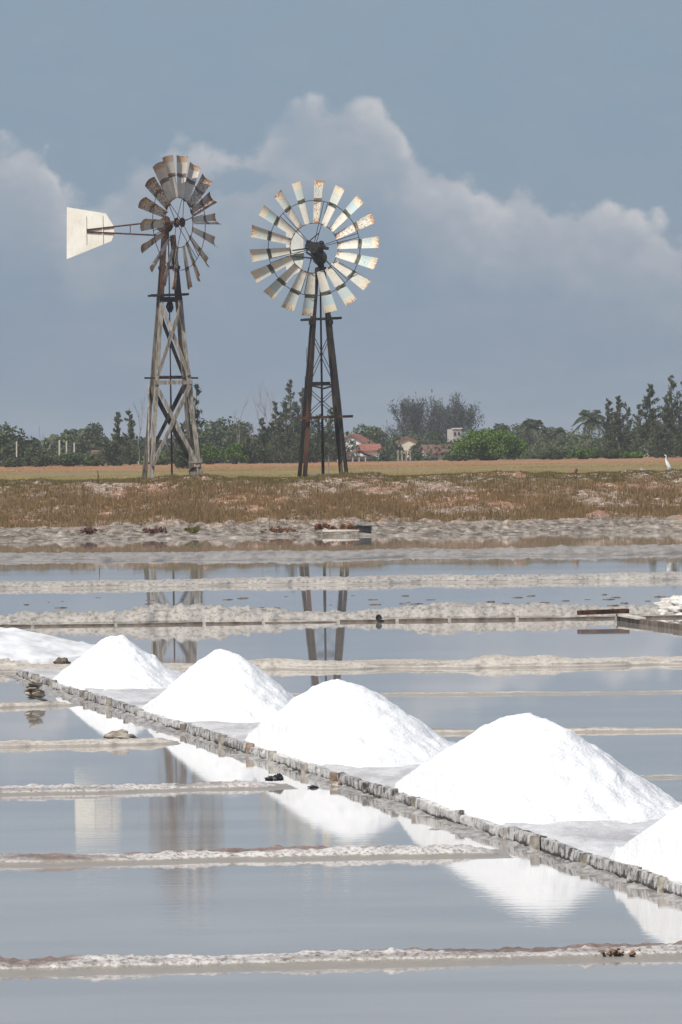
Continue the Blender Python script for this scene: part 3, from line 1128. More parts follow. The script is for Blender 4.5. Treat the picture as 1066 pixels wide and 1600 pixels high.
def windmill_grey():
    base = W(269, 752, MILL_D)
    base.z = PLAT
    root = empty('windmill', base)
    root.scale = (MILL_S,) * 3
    tag(root, 'left windmill turned sideways, rusty wheel and white vane on a grey timber tower', 'windmill')
    lean = Vector((-0.02, 0, 0))
    hb, ht, zp = 0.86, 0.31, 6.45

    def leg_at(sx, sy, z):
        t = z / zp
        h = hb + (ht - hb) * t
        return E1 * (sx * h) + E2 * (sy * h) + UP * z + lean * 0

    for sx in (-1, 1):
        for sy in (-1, 1):
            m = MB()
            m.beam(leg_at(sx, sy, -0.35), leg_at(sx, sy, zp - 0.18), 0.148, 0.135, E1, jit=0.012, seg=9)
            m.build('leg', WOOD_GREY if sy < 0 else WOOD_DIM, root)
            # dark upper frame above the platform
            m = MB()
            a = leg_at(sx, sy, zp - 0.18)
            b = E1 * (sx * 0.15) + E2 * (sy * 0.15) + UP * 8.55
            m.beam(a, b, 0.14, 0.13, E1)
            m.build('upper_post', RUST_IRON if (sx, sy) == (-1, -1) else WOOD_TARRED, root)

    def brace(z0, s0, z1, s1, sy, w=0.15, material=WOOD_GREY, out=0.12):
        m = MB()
        a = leg_at(s0, sy, z0) + E2 * (sy * out)
        b = leg_at(s1, sy, z1) + E2 * (sy * out)
        m.beam(a, b, w, 0.06, UP, jit=0.008, seg=4)
        m.build('brace', material, root)

    brace(0.50, -1, 3.30, 1, -1, 0.13, out=0.14)
    brace(3.25, -1, 0.45, 1, -1, 0.13, out=0.09)
    brace(6.10, -1, 3.65, 1, -1, 0.13, out=0.11)
    brace(3.65, -1, 6.10, 1, -1, 0.13, out=0.16)
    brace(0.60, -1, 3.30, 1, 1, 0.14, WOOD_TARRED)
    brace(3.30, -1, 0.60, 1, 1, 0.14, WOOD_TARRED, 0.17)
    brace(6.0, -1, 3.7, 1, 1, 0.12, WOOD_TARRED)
    for sx in (-1, 1):                            # side faces
        m = MB()
        m.beam(leg_at(sx, -1, 0.6) + E1 * sx * .12, leg_at(sx, 1, 3.3) + E1 * sx * .12, 0.13, 0.05, UP)
        m.build('brace', WOOD_GREY, root)
    # middle beams
    m = MB()
    m.beam(leg_at(-1, -1, 3.40) - E2 * .12 - E1 * .1, leg_at(1, -1, 3.40) - E2 * .12 + E1 * .1, 0.14, 0.06, UP)
    m.build('cross_beam', WOOD_GREY, root)
    m = MB()
    m.beam(E1 * -0.98 + UP * 3.57 - E2 * .45, E1 * 0.90 + UP * 3.55 - E2 * .45, 0.06, 0.14, UP)
    m.build('plank', WOOD_TARRED, root)
    m = MB()
    m.beam(E1 * -0.40 + UP * 3.62 + E2 * .3, E1 * 0.45 + UP * 3.62 + E2 * .3, 0.06, 0.16, UP)
    m.build('plank', RUST_IRON, root)
    m = MB()
    m.beam(leg_at(1, -1, 0.22) - E1 * .35 - E2 * .13, leg_at(1, -1, 0.22) + E1 * .12 - E2 * .13, 0.14, 0.06, UP)
    m.build('foot_board', WOOD_GREY, root)
    m = MB()
    m.beam(leg_at(1, -1, 0.62) - E1 * .35 - E2 * .13, leg_at(1, -1, 0.62) + E1 * .12 - E2 * .13, 0.06, 0.06, UP)
    m.build('foot_board', WOOD_GREY, root)
    m = MB()
    m.blob(leg_at(1, 1, 0.18) + E1 * .05 - E2 * .3, (0.20, 0.16, 0.26), 4, 0.35)
    m.build('pump_housing', WOOD_TARRED, root, True)
    # platform of planks
    for k, (y0, x0, x1) in enumerate(((-0.42, -0.72, 0.62), (-0.18, -0.58, 0.55), (0.08, -0.62, 0.66), (0.34, -0.70, 0.58))):
        m = MB()
        m.beam(E1 * x0 + E2 * y0 + UP * (zp + random.uniform(-.02, .02)), E1 * x1 + E2 * y0 + UP * (zp + 0.03), 0.07, 0.19, UP)
        m.build('platform_plank', WOOD_TARRED, root)
    m = MB()
    m.box(UP * (zp - 0.14), (0.80, 0.80, 0.16), Matrix.Rotation(ALPHA, 3, 'Z'))
    m.build('platform_frame', WOOD_TARRED, root)
    for y0 in (-0.2, 0.2):
        m = MB()
        m.beam(E1 * -0.35 + E2 * y0 + UP * 7.42, E1 * 0.36 + E2 * y0 + UP * 7.42, 0.11, 0.10, UP)
        m.build('upper_beam', WOOD_TARRED, root)
    m = MB()
    m.tube([UP * -0.2, UP * 2.4, UP * 3.9, UP * 6.2, UP * 8.7], [0.035, 0.035, 0.022, 0.022, 0.022], 6)
    m.build('pump_rod', RUST_IRON, root)
    m = MB()
    m.blob(UP * 6.05 + E2 * -.1, (0.13, 0.13, 0.20), 2, 0.3)
    m.build('guide_block', WOOD_TARRED, root)
    # head
    head = UP * 8.98 + Vector((-0.13, 0, 0))
    n = Vector((0.85, -0.53, 0)).normalized()
    side = UP.cross(n)
    m = MB()
    m.blob(head + n * 0.02 - UP * .05, (0.24, 0.24, 0.26), 5, 0.25, 2.0, 14, 10)
    m.tube([head - UP * 0.6, head], [0.10, 0.15], 10)
    m.disc(head + side * 0.17 - UP * 0.1, side, 0.22, 0.05, 18)
    m.disc(head - side * 0.17 - UP * 0.1, side, 0.22, 0.05, 18)
    m.tube([head, head + n * 0.58], 0.07, 10)
    m.build('gearbox', RUST_IRON, root)
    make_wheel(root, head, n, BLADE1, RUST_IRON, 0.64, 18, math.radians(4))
    # tail
    t = -n
    for (dz0, dz1, dx0, dx1, r) in ((0.06, -0.13, 0.25, 3.3, 0.028), (-0.42, -0.20, 0.30, 3.3, 0.030)):
        m = MB()
        m.tube([head + t * dx0 + UP * dz0, head + t * dx1 + UP * dz1], r, 6)
        m.build('tail_boom', RUST_IRON, root)
    m = MB()
    m.tube([head + t * 1.45 + UP * -0.02, head + t * 1.45 - UP * .33], 0.015, 5)
    m.build('tail_strut', RUST_IRON, root)
    # vane outline in (along tail, height) metres
    pts = [(2.18, -0.03), (2.50, 0.42), (4.16, 0.70), (4.20, -1.14), (2.28, -0.56), (2.14, -0.30)]
    vs = [head + t * a + UP * b + side * 0.03 for a, b in pts]
    vs2 = [head + t * a + UP * b + side * 0.045 for a, b in pts]
    k = len(pts)
    m = MB()
    m.add(vs + vs2, [tuple(range(k)), tuple(range(2 * k - 1, k - 1, -1))] + [(i, i + k, (i + 1) % k + k, (i + 1) % k) for i in range(k)])
    m.build('vane', VANE_WHITE, root)
    for a in (2.62, 3.32):
        m = MB()
        m.beam(head + t * a + UP * 0.36 - side * .0 , head + t * a - UP * 0.62, 0.03, 0.02, t)
        m.build('vane_rib', VANE_WHITE, root)
    return root


def windmill_dark():
    base = W(505, 750, MILL_D)
    base.z = PLAT
    root = empty('windmill', base)
    root.scale = (MILL_S,) * 3
    tag(root, 'right windmill facing the camera, turquoise tipped cream blades on a slim dark tower', 'windmill')
    hb, ht, zp = 0.75, 0.27, 5.55

    def leg_at(sx, sy, z):
        h = hb + (ht - hb) * z / zp
        return E1 * (sx * h) + E2 * (sy * h * 0.75) + UP * z

    mats = {(-1, -1): WOOD_RED, (-1, 1): WOOD_TARRED, (1, -1): WOOD_TARRED, (1, 1): WOOD_YELLOW}
    for (sx, sy), mm in mats.items():
        m = MB()
        m.beam(leg_at(sx, sy, -0.35), leg_at(sx, sy, zp + 0.1), 0.135, 0.125, E1, jit=0.008, seg=8)
        m.build('leg', mm, root)
        m = MB()
        a = leg_at(sx, sy, zp + 0.1)
        m.beam(a, E1 * (sx * 0.10) + E2 * (sy * 0.10) + UP * 7.35, 0.11, 0.11, E1)
        m.build('upper_post', WOOD_TARRED, root)
    for y0 in (-0.28, 0.0, 0.28):
        m = MB()
        m.beam(E1 * -0.66 + E2 * y0 + UP * (zp - .02), E1 * 0.68 + E2 * y0 + UP * (zp + .03), 0.08, 0.20, UP)
        m.build('platform_plank', WOOD_TARRED, root)
    for sx in (-1, 1):
        m = MB()
        m.beam(E1 * sx * .30 - E2 * .42 + UP * (zp - .12), E1 * sx * .30 + E2 * .42 + UP * (zp - .12), 0.14, 0.12, UP)
        m.build('platform_bearer', WOOD_TARRED, root)
    # middle stage with V braces
    z = 3.25
    m = MB()
    m.beam(leg_at(-1, -1, z), leg_at(1, -1, z), 0.06, 0.06, UP)
    m.build('cross_beam', WOOD_TARRED, root)
    m = MB()
    m.beam(leg_at(-1, 1, z + .06) + E1 * .12, leg_at(1, 1, z + .06) - E1 * .12, 0.10, 0.3, UP)
    m.build('stage_plank', WOOD_TARRED, root)
    for sx in (-1, 1):
        m = MB()
        m.beam(leg_at(sx, -1, z - .01), UP * (z - .13) - E2 * .4, 0.06, 0.06, UP)
        m.build('brace', WOOD_TARRED, root)
    # lower bar
    m = MB()
    m.beam(E1 * -0.95 + UP * 2.10 - E2 * .62, E1 * 0.98 + UP * 2.14 - E2 * .62, 0.09, 0.07, UP)
    m.build('cross_beam', WOOD_RED, root)
    m = MB()
    m.beam(leg_at(-1, -1, 0.10), leg_at(1, -1, 0.10), 0.06, 0.06, UP)
    m.build('ground_beam', WOOD_GREY, root)
    # brace wires
    for (za, zb) in ((5.0, 3.35), (3.1, 2.15)):
        for sy in (-1, 1):
            for sx in (-1, 1):
                m = MB()
                m.tube([leg_at(sx, sy, za), leg_at(-sx, sy, zb)], 0.014, 5)
                m.build('brace_wire', IRON, root)
    m = MB()
    m.tube([UP * -0.2, UP * 1.6], 0.055, 7)
    m.build('pump_pipe', WOOD_YELLOW, root)
    m = MB()
    m.tube([UP * 1.5, UP * 2.2, UP * 5.6, UP * 7.6], [0.045, 0.04, 0.034, 0.024], 7)
    m.build('pump_rod', IRON, root)
    m = MB()
    m.tube([E1 * .20 + UP * -0.1, E1 * .20 + UP * 0.95], 0.02, 5)
    m.build('pipe', WOOD_GREY, root)
    for zz in (4.55, 3.55):                       # step irons on the left leg
        a = leg_at(-1, -1, zz)
        m = MB()
        m.tube([a, a - E1 * .20, a - E1 * .22 - UP * .5, a - E1 * .02 - UP * .5], 0.010, 5)
        m.build('step_iron', IRON, root)
    # head, gear and wheel
    head = Vector((-0.10, 0.0, 8.02))
    n = Vector((-0.26, -0.965, 0)).normalized()
    side = UP.cross(n)
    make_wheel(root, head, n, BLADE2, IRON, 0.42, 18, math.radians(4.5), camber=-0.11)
    m = MB()
    g = head + n * 0.10
    m.blob(g - UP * 0.02, (0.24, 0.22, 0.24), 7, 0.3, 2.2, 16, 10)
    m.blob(g - UP * 0.32 + Vector((0.10, 0, 0)), (0.19, 0.18, 0.26), 9, 0.2, 2.0, 14, 10)
    m.disc(g - UP * 0.33 + Vector((0.12, -.06, 0)), n, 0.26, 0.06, 20)
    m.tube([g - UP * 0.3 + Vector((.12, 0, 0)), Vector((0.05, 0, 7.3))], [0.14, 0.10], 10)
    m.disc(Vector((0.05, 0, 7.32)), UP, 0.17, 0.10, 12)
    m.build('gearbox', IRON, root)
    m = MB()
    m.tube([g + Vector((-.34, -.1, .24)), g + Vector((.22, -.1, .02)), g + Vector((.44, -.1, -.02))], [0.07, 0.08, 0.05], 7)
    m.tube([g + Vector((-.25, -.1, .24)), g + Vector((.10, -.12, .53))], 0.022, 6)
    m.blob(g + Vector((.16, -.1, .12)), (.13, .1, .12), 4, .5, 3)
    m.blob(g + Vector((-.28, -.1, .10)), (.10, .1, .18), 6, .5, 3)
    m.build('crank', IRON, root)
    m = MB()
    m.tube([g + Vector((-.36, -.05, -.12)), g + Vector((-.10, -.05, -.30)), g + Vector((.02, -.05, -.38))], 0.035, 6)
    m.build('furl_lever', IRON, root)
    # vane swung to the left behind the wheel
    t = Vector((-0.33, 0.944, 0)).normalized()
    sd = UP.cross(t)
    for dz in (0.05, -0.35):
        m = MB()
        m.tube([head + t * 0.2 + UP * dz, head + t * 2.6 + UP * (dz * 0.5)], 0.028, 6)
        m.build('tail_boom', IRON, root)
    pts = [(1.45, 0.34), (1.75, 0.62), (3.30, 0.70), (3.34, -0.98), (1.72, -0.72), (1.42, -0.34)]
    mid0, mid1 = (1.42, -0.06), (3.32, -0.10)
    upper = [(1.42, -0.10), (1.45, 0.34), (1.75, 0.62), (3.30, 0.70), (3.33, -0.14)]
    band = [(1.42, -0.34), (1.42, -0.10), (3.33, -0.14), (3.335, -0.36)]
    lower = [(1.72, -0.72), (1.42, -0.34), (3.335, -0.36), (3.34, -0.98)]
    for nm, poly, mm in (('vane', upper, VANE_TWO), ('vane_band', band, VANE_GREEN), ('vane_foot', lower, VANE_TWO)):
        k = len(poly)
        vs = [head + t * a + UP * b for a, b in poly]
        vs2 = [head + t * a + UP * b + sd * 0.012 for a, b in poly]
        m = MB()
        m.add(vs + vs2, [tuple(range(k)), tuple(range(2 * k - 1, k - 1, -1))] + [(i, i + k, (i + 1) % k + k, (i + 1) % k) for i in range(k)])
        m.build(nm, mm, root)
    return root


windmill_grey()
windmill_dark()


# ------------------------------------------------------------------ grass
def tufts(name, xs, ys, hs, nblade, spread, wid):
    n = len(xs)
    zs = bank_z(xs, ys)
    B = np.repeat(np.arange(n), nblade)
    N = len(B)
    a = rng.uniform(0, 2 * PI, N)
    rr = spread * np.sqrt(rng.uniform(0, 1, N))
    bx = xs[B] + rr * np.cos(a)
    by = ys[B] + rr * np.sin(a)
    bz = zs[B] - 0.03
    h = hs[B] * rng.uniform(0.55, 1.15, N)
    la = rng.uniform(0, 2 * PI, N)
    ln = h * rng.uniform(0.1, 0.55, N)
    fa = rng.uniform(0, PI, N)
    w = wid * rng.uniform(0.6, 1.4, N)
    dx, dy = np.cos(fa) * w, np.sin(fa) * w * 0.3
    v0 = np.stack([bx - dx, by - dy, bz], 1)
    v1 = np.stack([bx + dx, by + dy, bz], 1)
    v2 = np.stack([bx + np.cos(la) * ln, by + np.sin(la) * ln, bz + h], 1)
    V = np.stack([v0, v1, v2], 1).reshape(-1, 3)
    Fc = np.arange(3 * N).reshape(-1, 3)
    return link_mesh(name, np_mesh(name, V, Fc, GRASS))


def bank_grass():
    n = 88000
    x = rng.uniform(-15.5, 15.5, n)
    y = rng.uniform(194.3, 219.5, n)
    dens = 0.42 + 0.9 * sstep(y, 211.5, 214)
    low_band = np.exp(-((y - 199.0) / 3.0) ** 2)
    dens = np.maximum(dens, 0.85 * low_band)
    cl = fbm(x * 0.55, y * 0.22, 41, 3)
    dens = dens * np.clip(0.58 + 0.8 * cl, 0.08, 1.3)
    dens = np.where(y < 196.0, dens * 0.5, dens)
    dens = np.maximum(dens, 0.9 * sstep(y, 211, 213.5))
    keep = rng.uniform(0, 1, n) < dens
    x, y = x[keep], y[keep]
    h = rng.uniform(0.10, 0.27, len(x)) * (1 + 0.35 * fbm(x * 0.9, y * 0.5, 43, 2))
    h = h * (1 - 0.55 * sstep(y, 208, 214))
    o = tufts('bank_grass', x, y, h, 8, 0.12, 0.016)
    tag(o, 'dry brown tussocky grass covering the slope of the far bank', 'grass', kind='stuff')


def field_grass():
    n = 52000
    y = 217.5 + (rng.uniform(0, 1, n) ** 1.4) * 235
    x = rng.uniform(-1, 1, n) * (y * 0.072)
    h = rng.uniform(0.04, 0.11, n) * (0.7 + 0.5 * np.clip(fbm(x * 0.15, y * 0.06, 44, 3), -0.6, 1))
    o = tufts('field_grass', x, y, h, 5, 0.22, 0.022)
    tag(o, 'flat field of short olive and reddish dry grass behind the windmills', 'grass', kind='stuff')


bank_grass()
field_grass()


# ------------------------------------------------------------------ vegetation builders (return meshes)
def cards(cent, length, width, axis):
    """thin diamond leaves: centres, unit axes"""
    n = len(cent)
    rv = rng.normal(size=(n, 3))
    sd = np.cross(axis, rv)
    sd /= np.linalg.norm(sd, axis=1, keepdims=True) + 1e-9
    L = length.reshape(-1, 1) * 0.5
    Wd = width.reshape(-1, 1) * 0.5
    V = np.stack([cent - axis * L, cent + sd * Wd, cent + axis * L, cent - sd * Wd], 1).reshape(-1, 3)
    return V


def card_mesh(name, V, material):
    return np_mesh(name, V, np.arange(len(V)).reshape(-1, 4), material)


def unit(a):
    return a / (np.linalg.norm(a, axis=-1, keepdims=True) + 1e-9)


def casuarina(h, w, seed, n=3200, lean=0.0, tops=1, sparse=0.0, material=None, bare=0.02):
    """feathery cone of ascending sprays with ragged outline"""
    r = np.random.default_rng(seed)
    tr = MB()
    C, A = [], []
    for k in range(tops):
        bx = 0 if tops == 1 else (k - (tops - 1) / 2) * w * 0.34
        hh = h * (1 - 0.22 * r.uniform(0, 1) * (k > 0))
        ox = lean * hh
        tr.tube([(bx * 0.5, 0, -0.3), (bx * 0.8 + ox * 0.4, 0, hh * 0.45), (bx + ox, 0, hh * 0.98)], [0.035 * w + 0.05, 0.02 * w + 0.03, 0.012], 6)
        nb = int(26 + h * 5)
        per = int(n / tops / nb)
        for i in range(nb):
            t = bare + (0.97 - bare) * ((i + r.uniform(0, 1)) / nb) ** 1.35
            a = r.uniform(0, 2 * PI)
            ln = w * 0.58 * (1 - t) ** 0.88 * r.uniform(0.40, 1.25) + 0.09
            el = r.uniform(0.25, 0.95)
            d = np.array([math.cos(a) * math.cos(el), math.sin(a) * math.cos(el), math.sin(el)])
            p0 = np.array([bx * (0.5 + .5 * t) + ox * t, 0, hh * t])
            if ln > w * 0.2:
                tr.tube([p0, p0 + d * ln * 0.8], [0.02, 0.006], 4, cap=False)
            if r.uniform(0, 1) < sparse:
                continue
            m = max(6, int(per * (0.35 + 1.6 * ln / w)))
            s = r.uniform(0.15, 1.0, m) ** 0.8
            c = p0 + d * (s * ln).reshape(-1, 1) + r.normal(size=(m, 3)) * (0.03 + 0.055 * w * (0.3 + ln / w)) * (0.42 + 0.7 * (1 - t))
            ax = unit(d * 0.8 + r.normal(size=(m, 3)) * 0.45 + np.array([0, 0, 0.25]))
            C.append(c)
            A.append(ax)
    C, A = np.concatenate(C), np.concatenate(A)
    k = len(C)
    V = cards(C, r.uniform(0.18, 0.42, k) * (0.6 + 0.12 * h / 2), r.uniform(0.05, 0.10, k) * (0.7 + 0.08 * h), A)
    return tr.mesh('trunk', BARK), card_mesh('crown', V, material or LEAF_CAS)


def bushy(w, h, seed, n=3000, leaf=0.17, material=None, clumps=26, flat=1.0, dpt=None, trunk=0.0):
    """mound of leaf clumps with an uneven outline"""
    r = np.random.default_rng(seed)
    dpt = dpt or w * 0.8
    C = []
    tr = MB()
    for i in range(clumps):
        a = r.uniform(0, 2 * PI)
        q = math.sqrt(r.uniform(0, 1)) * 0.82
        cx, cy = math.cos(a) * q * w / 2, math.sin(a) * q * dpt / 2
        top = (1 - q ** 2.2) ** 0.6 * h * flat
        cz = trunk + top * r.uniform(0.25, 0.86)
        rad = r.uniform(0.12, 0.24) * min(w, h * 1.6) * (1.1 - 0.4 * q)
        m = int(n / clumps)
        d = unit(r.normal(size=(m, 3)))
        c = np.array([cx, cy, cz]) + d * (rad * r.uniform(0.35, 1.08, m) ** 0.6).reshape(-1, 1) * np.array([1.1, 1.0, 0.85])
        C.append(c)
        tr.tube([(cx * 0.15, cy * 0.15, -0.2), (cx * .4, cy * .4, (cz) * 0.5), (cx, cy, cz)], [0.03 + 0.012 * w, 0.02 + 0.006 * w, 0.01], 4, cap=False)
    C = np.concatenate(C)
    C[:, 2] = np.maximum(C[:, 2], 0.02)
    k = len(C)
    ax = unit(r.normal(size=(k, 3)))
    V = cards(C, leaf * r.uniform(0.7, 1.5, k), leaf * r.uniform(0.5, 0.9, k), ax)
    return tr.mesh('trunk', BARK), card_mesh('crown', V, material or LEAF_BUSH)


def palm(h, cr, seed, material=None):
    r = np.random.default_rng(seed)
    tr = MB()
    lx = r.uniform(-.5, .5)
    tr.tube([(0, 0, -.3), (lx * .3, 0, h * .5), (lx, 0, h)], [0.17, 0.12, 0.10], 7)
    top = np.array([lx, 0, h])
    C, A, Ln = [], [], []
    for k in range(32):
        a = 2 * PI * k / 32 + r.uniform(-.15, .15)
        el = r.uniform(-0.15, 1.25)
        n = 26
        t = np.linspace(0.06, 1, n)
        out = cr * t * math.cos(el) * (1 - 0.12 * t)
        z = cr * (math.sin(el) * t - 0.75 * t ** 2.1 * (0.55 + 0.45 * math.cos(el)))
        P = top + np.stack([np.cos(a) * out, np.sin(a) * out, z], 1)
        tg = np.gradient(P, axis=0)
        tg = unit(tg)
        sd = np.array([-math.sin(a), math.cos(a), 0])
        for s in (-1, 1):
            ax = unit(tg * 0.55 + sd * s * 0.7 + np.array([0, 0, -0.5]) + r.normal(size=(n, 3)) * .12)
            l = cr * 0.26 * np.sin(np.clip(t * PI * 0.92 + 0.15, 0, PI)) + 0.06
            C.append(P + ax * (l / 2).reshape(-1, 1))
            A.append(ax)
            Ln.append(l)
        tr.tube([tuple(P[0]), tuple(P[n // 2]), tuple(P[-1])], [0.03, 0.02, 0.008], 4, cap=False)
    C, A, Ln = np.concatenate(C), np.concatenate(A), np.concatenate(Ln)
    V = cards(C, Ln, np.full(len(C), cr * 0.035 + 0.02), A)
    return tr.mesh('trunk', BARK), card_mesh('crown', V, material or LEAF_PALM)


def bare_tree(h, seed, spread=0.5, r0=0.05, depth=4):
    r = random.Random(seed)
    tr = MB()

    def grow(p, d, ln, rad, k):
        q = p + d * ln
        mid = p + d * ln * 0.5 + Vector((r.uniform(-1, 1), r.uniform(-1, 1), 0)) * ln * 0.05
        tr.tube([p, mid, q], [rad, rad * 0.85, rad * 0.65], 4, cap=False)
        if k == 0:
            return
        for i in range(r.choice([2, 2, 3])):
            nd = (d + Vector((r.uniform(-1, 1), r.uniform(-1, 1), r.uniform(-.2, .6))) * spread).normalized()
            grow(p + d * ln * r.uniform(0.6, 1.0), nd, ln * r.uniform(0.55, 0.85), rad * 0.6, k - 1)
    grow(Vector((0, 0, -.2)), Vector((r.uniform(-.1, .1), 0, 1)).normalized(), h * 0.42, r0, depth)
    return tr.mesh('trunk', BARK_PALE)


def feathery(w, h, seed, n=9000, trunks=3, material=None, base=0.25):
    """old casuarinas: several trunks, separate wispy heads with sky between"""
    r = np.random.default_rng(seed)
    tr = MB()
    C, A = [], []
    for k in range(trunks):
        x0 = (k - (trunks - 1) / 2) * w * 0.16
        nb = 13
        for i in range(nb):
            xx = x0 * 1.5 + r.uniform(-0.22, 0.22) * w
            hh = h * (0.55 + 0.45 * r.uniform(0, 1)) * (1 - 0.35 * abs(xx / (w * 0.5)) ** 2)
            yy = r.uniform(-.2, .2) * w
            z1 = h * r.uniform(0.2, 0.45)
            p0 = np.array([x0, 0, z1])
            p2 = np.array([xx, yy, hh])
            p1 = (p0 + p2) / 2 + np.array([0, 0, -0.05 * h])
            tr.tube([(x0, 0, -.3), tuple(p0)], [0.22, 0.14], 5, cap=False) if i == 0 else None
            tr.tube([tuple(p0), tuple(p1), tuple(p2)], [0.10, 0.06, 0.02], 4, cap=False)
            m = int(n / trunks / nb)
            t = 0.50 + 0.56 * r.uniform(0, 1, m) ** 0.7
            c = (p0 * ((1 - t) ** 2).reshape(-1, 1) + p1 * (2 * t * (1 - t)).reshape(-1, 1) + p2 * (t ** 2).reshape(-1, 1))
            for g in range(4):                    # foliage gathers in separate plumes
                q = r.integers(0, 4, m) == g
                c[q] += r.normal(size=3) * np.array([0.050 * w, 0.05 * w, 0.055 * h])
            c = c + r.normal(size=(m, 3)) * np.array([0.020 * w, 0.03 * w, 0.032 * h])
            C.append(c)
            A.append(unit(r.normal(size=(m, 3)) * 0.6 + np.array([0, 0, 0.5]) + unit(p2 - p0) * 0.5))
    C, A = np.concatenate(C), np.concatenate(A)
    k = len(C)
    V = cards(C, r.uniform(0.3, 0.6, k), r.uniform(0.06, 0.13, k), A)
    return tr.mesh('trunk', BARK), card_mesh('crown', V, material or LEAF_GREY)


def field_point(px, py):
    """spot on the plateau seen at the photograph pixel"""
    return G(px, py, PLAT)


def plant(name, pair, loc, label, cat='tree', group=None, s=1.0, rz=0.0):
    root = empty(name, loc, rz)
    root.scale = (s, s, s)
    tag(root, label, cat, group)
    if isinstance(pair, tuple):
        link_mesh('trunk', pair[0], root)
        link_mesh('crown', pair[1], root)
    else:
        link_mesh('trunk', pair, root)
    return root


def gz(dist):
    t = min(1.0, max(0.0, (dist - 452) / 26))
    return PLAT - 1.30 * t * t * (3 - 2 * t)


def at(px, dist):
    p = W(px, 720, dist)
    p.z = gz(dist) - 0.02
    return p


def hgt(px, py_top, dist):
    """height above the plateau of a thing whose top shows at the pixel"""
    return W(px, py_top, dist).z - gz(dist)


# ---- casuarinas at the right end of the field
GR = 'feathery casuarinas at the right end of the field'
for (px, py, d, wpx, tops, lab, sd) in (
        (1060, 582, 440, 62, 2, 'tallest dark casuarina cut by the right edge of the view', 1),
        (1017, 598, 455, 64, 1, 'tall pointed casuarina with wide ragged crown behind the egret', 2),
        (1042, 618, 430, 44, 1, 'narrow dense casuarina between the two tallest ones', 3),
        (968, 617, 450, 46, 1, 'slim casuarina, right of a close pair left of the pointed one', 4),
        (952, 622, 462, 44, 1, 'slim casuarina at the left end of the casuarina row', 5),
        (990, 628, 470, 60, 2, 'lower forked casuarina before the pale roof', 6),
        (1032, 655, 425, 56, 2, 'low bushy casuarina filling the foot of the tall row', 7)):
    h = hgt(px, py, d)
    w = wpx / F * d
    plant('casuarina_tree', casuarina(h, w, sd, 4200, 0.0, tops), at(px, d), lab, 'tree', GR)

# ---- casuarina clump behind the right windmill
GM = 'casuarinas clustered behind the right windmill'
for (px, py, d, wpx, tops, lab, sd) in (
        (464, 590, 440, 58, 2, 'tallest grey green casuarina left of the dark windmill tower', 11),
        (440, 625, 430, 54, 2, 'dark dense casuarina left of the tallest one', 12),
        (418, 652, 428, 50, 2, 'medium casuarina with green lower crown at left of the clump', 13),
        (500, 636, 445, 56, 3, 'casuarina seen between the legs of the dark windmill tower', 14),
        (520, 660, 450, 44, 2, 'short casuarina beside the right leg of the dark tower', 15),
        (395, 682, 425, 46, 2, 'low casuarina at the left foot of the clump', 16),
        (455, 672, 422, 64, 3, 'wide low casuarina at the front of the clump', 17),
        (484, 680, 420, 50, 3, 'low green casuarina touching the left leg of the dark tower', 18)):
    h = hgt(px, py, d)
    plant('casuarina_tree', casuarina(h, wpx / F * d, sd, 4200, 0.0, tops), at(px, d), lab, 'tree', GM)

# ---- left group
GL = 'slim casuarinas left of the grey windmill'
for (px, py, d, wpx, tops, sp, lab, sd) in (
        (184, 642, 430, 34, 1, 0.0, 'slim pointed casuarina, left one of the pair beside the grey tower', 21),
        (203, 634, 440, 32, 1, 0.25, 'thin sparse casuarina, right one of the pair beside the grey tower', 22),
        (178, 684, 420, 50, 3, 0.0, 'low dark casuarina at the foot of the slim pair', 23)):
    h = hgt(px, py, d)
    plant('casuarina_tree', casuarina(h, wpx / F * d, sd, 3000, 0.0, tops, sp), at(px, d), lab, 'tree', GL)
plant('casuarina_tree', casuarina(hgt(306, 596, 330), 1.9, 24, 2600, 0.14, 1, 0.35), at(293, 330), 'grey sparse leaning casuarina half hidden behind the right leg of the grey tower', 'tree')
plant('casuarina_tree', casuarina(hgt(275, 655, 345), 1.7, 25, 2600, 0.0, 2, 0.2, LEAF_GREY), at(281, 345), 'greyish low casuarina seen through the legs of the grey tower', 'tree')

# ---- bare trees
GB = 'bare leafless saplings left of the casuarina clump'
for (px, py, d, lab, sd) in ((430, 580, 445, 'tallest bare sapling leaning right above the casuarina clump', 31),
                             (411, 600, 440, 'bare upright sapling left of the leaning one', 32),
                             (373, 628, 450, 'thin bare sapling standing furthest left of the clump', 33),
                             (388, 640, 452, 'short spreading bare sapling between two taller bare ones', 34),
                             (68, 655, 470, 'faint bare sapling above the left hedge', 35),
                             (217, 612, 450, 'thin bare sapling just left of the grey tower', 36)):
    h = hgt(px, py, d)
    plant('bare_tree', bare_tree(h * 0.95, sd, 0.30 if sd != 34 else 0.6, 0.055), at(px, d), lab, 'tree', GB)

# ---- big grey feathery trees behind the houses
plant('old_casuarina', feathery(9.5, hgt(650, 618, 720), 41, 7800, 2), at(650, 720), 'large hazy grey tree with wispy heads behind the cream house', 'tree')
plant('old_casuarina', feathery(8.0, hgt(705, 620, 730), 42, 7400, 2), at(706, 730), 'large hazy grey tree with open crown right of the wispy one', 'tree')

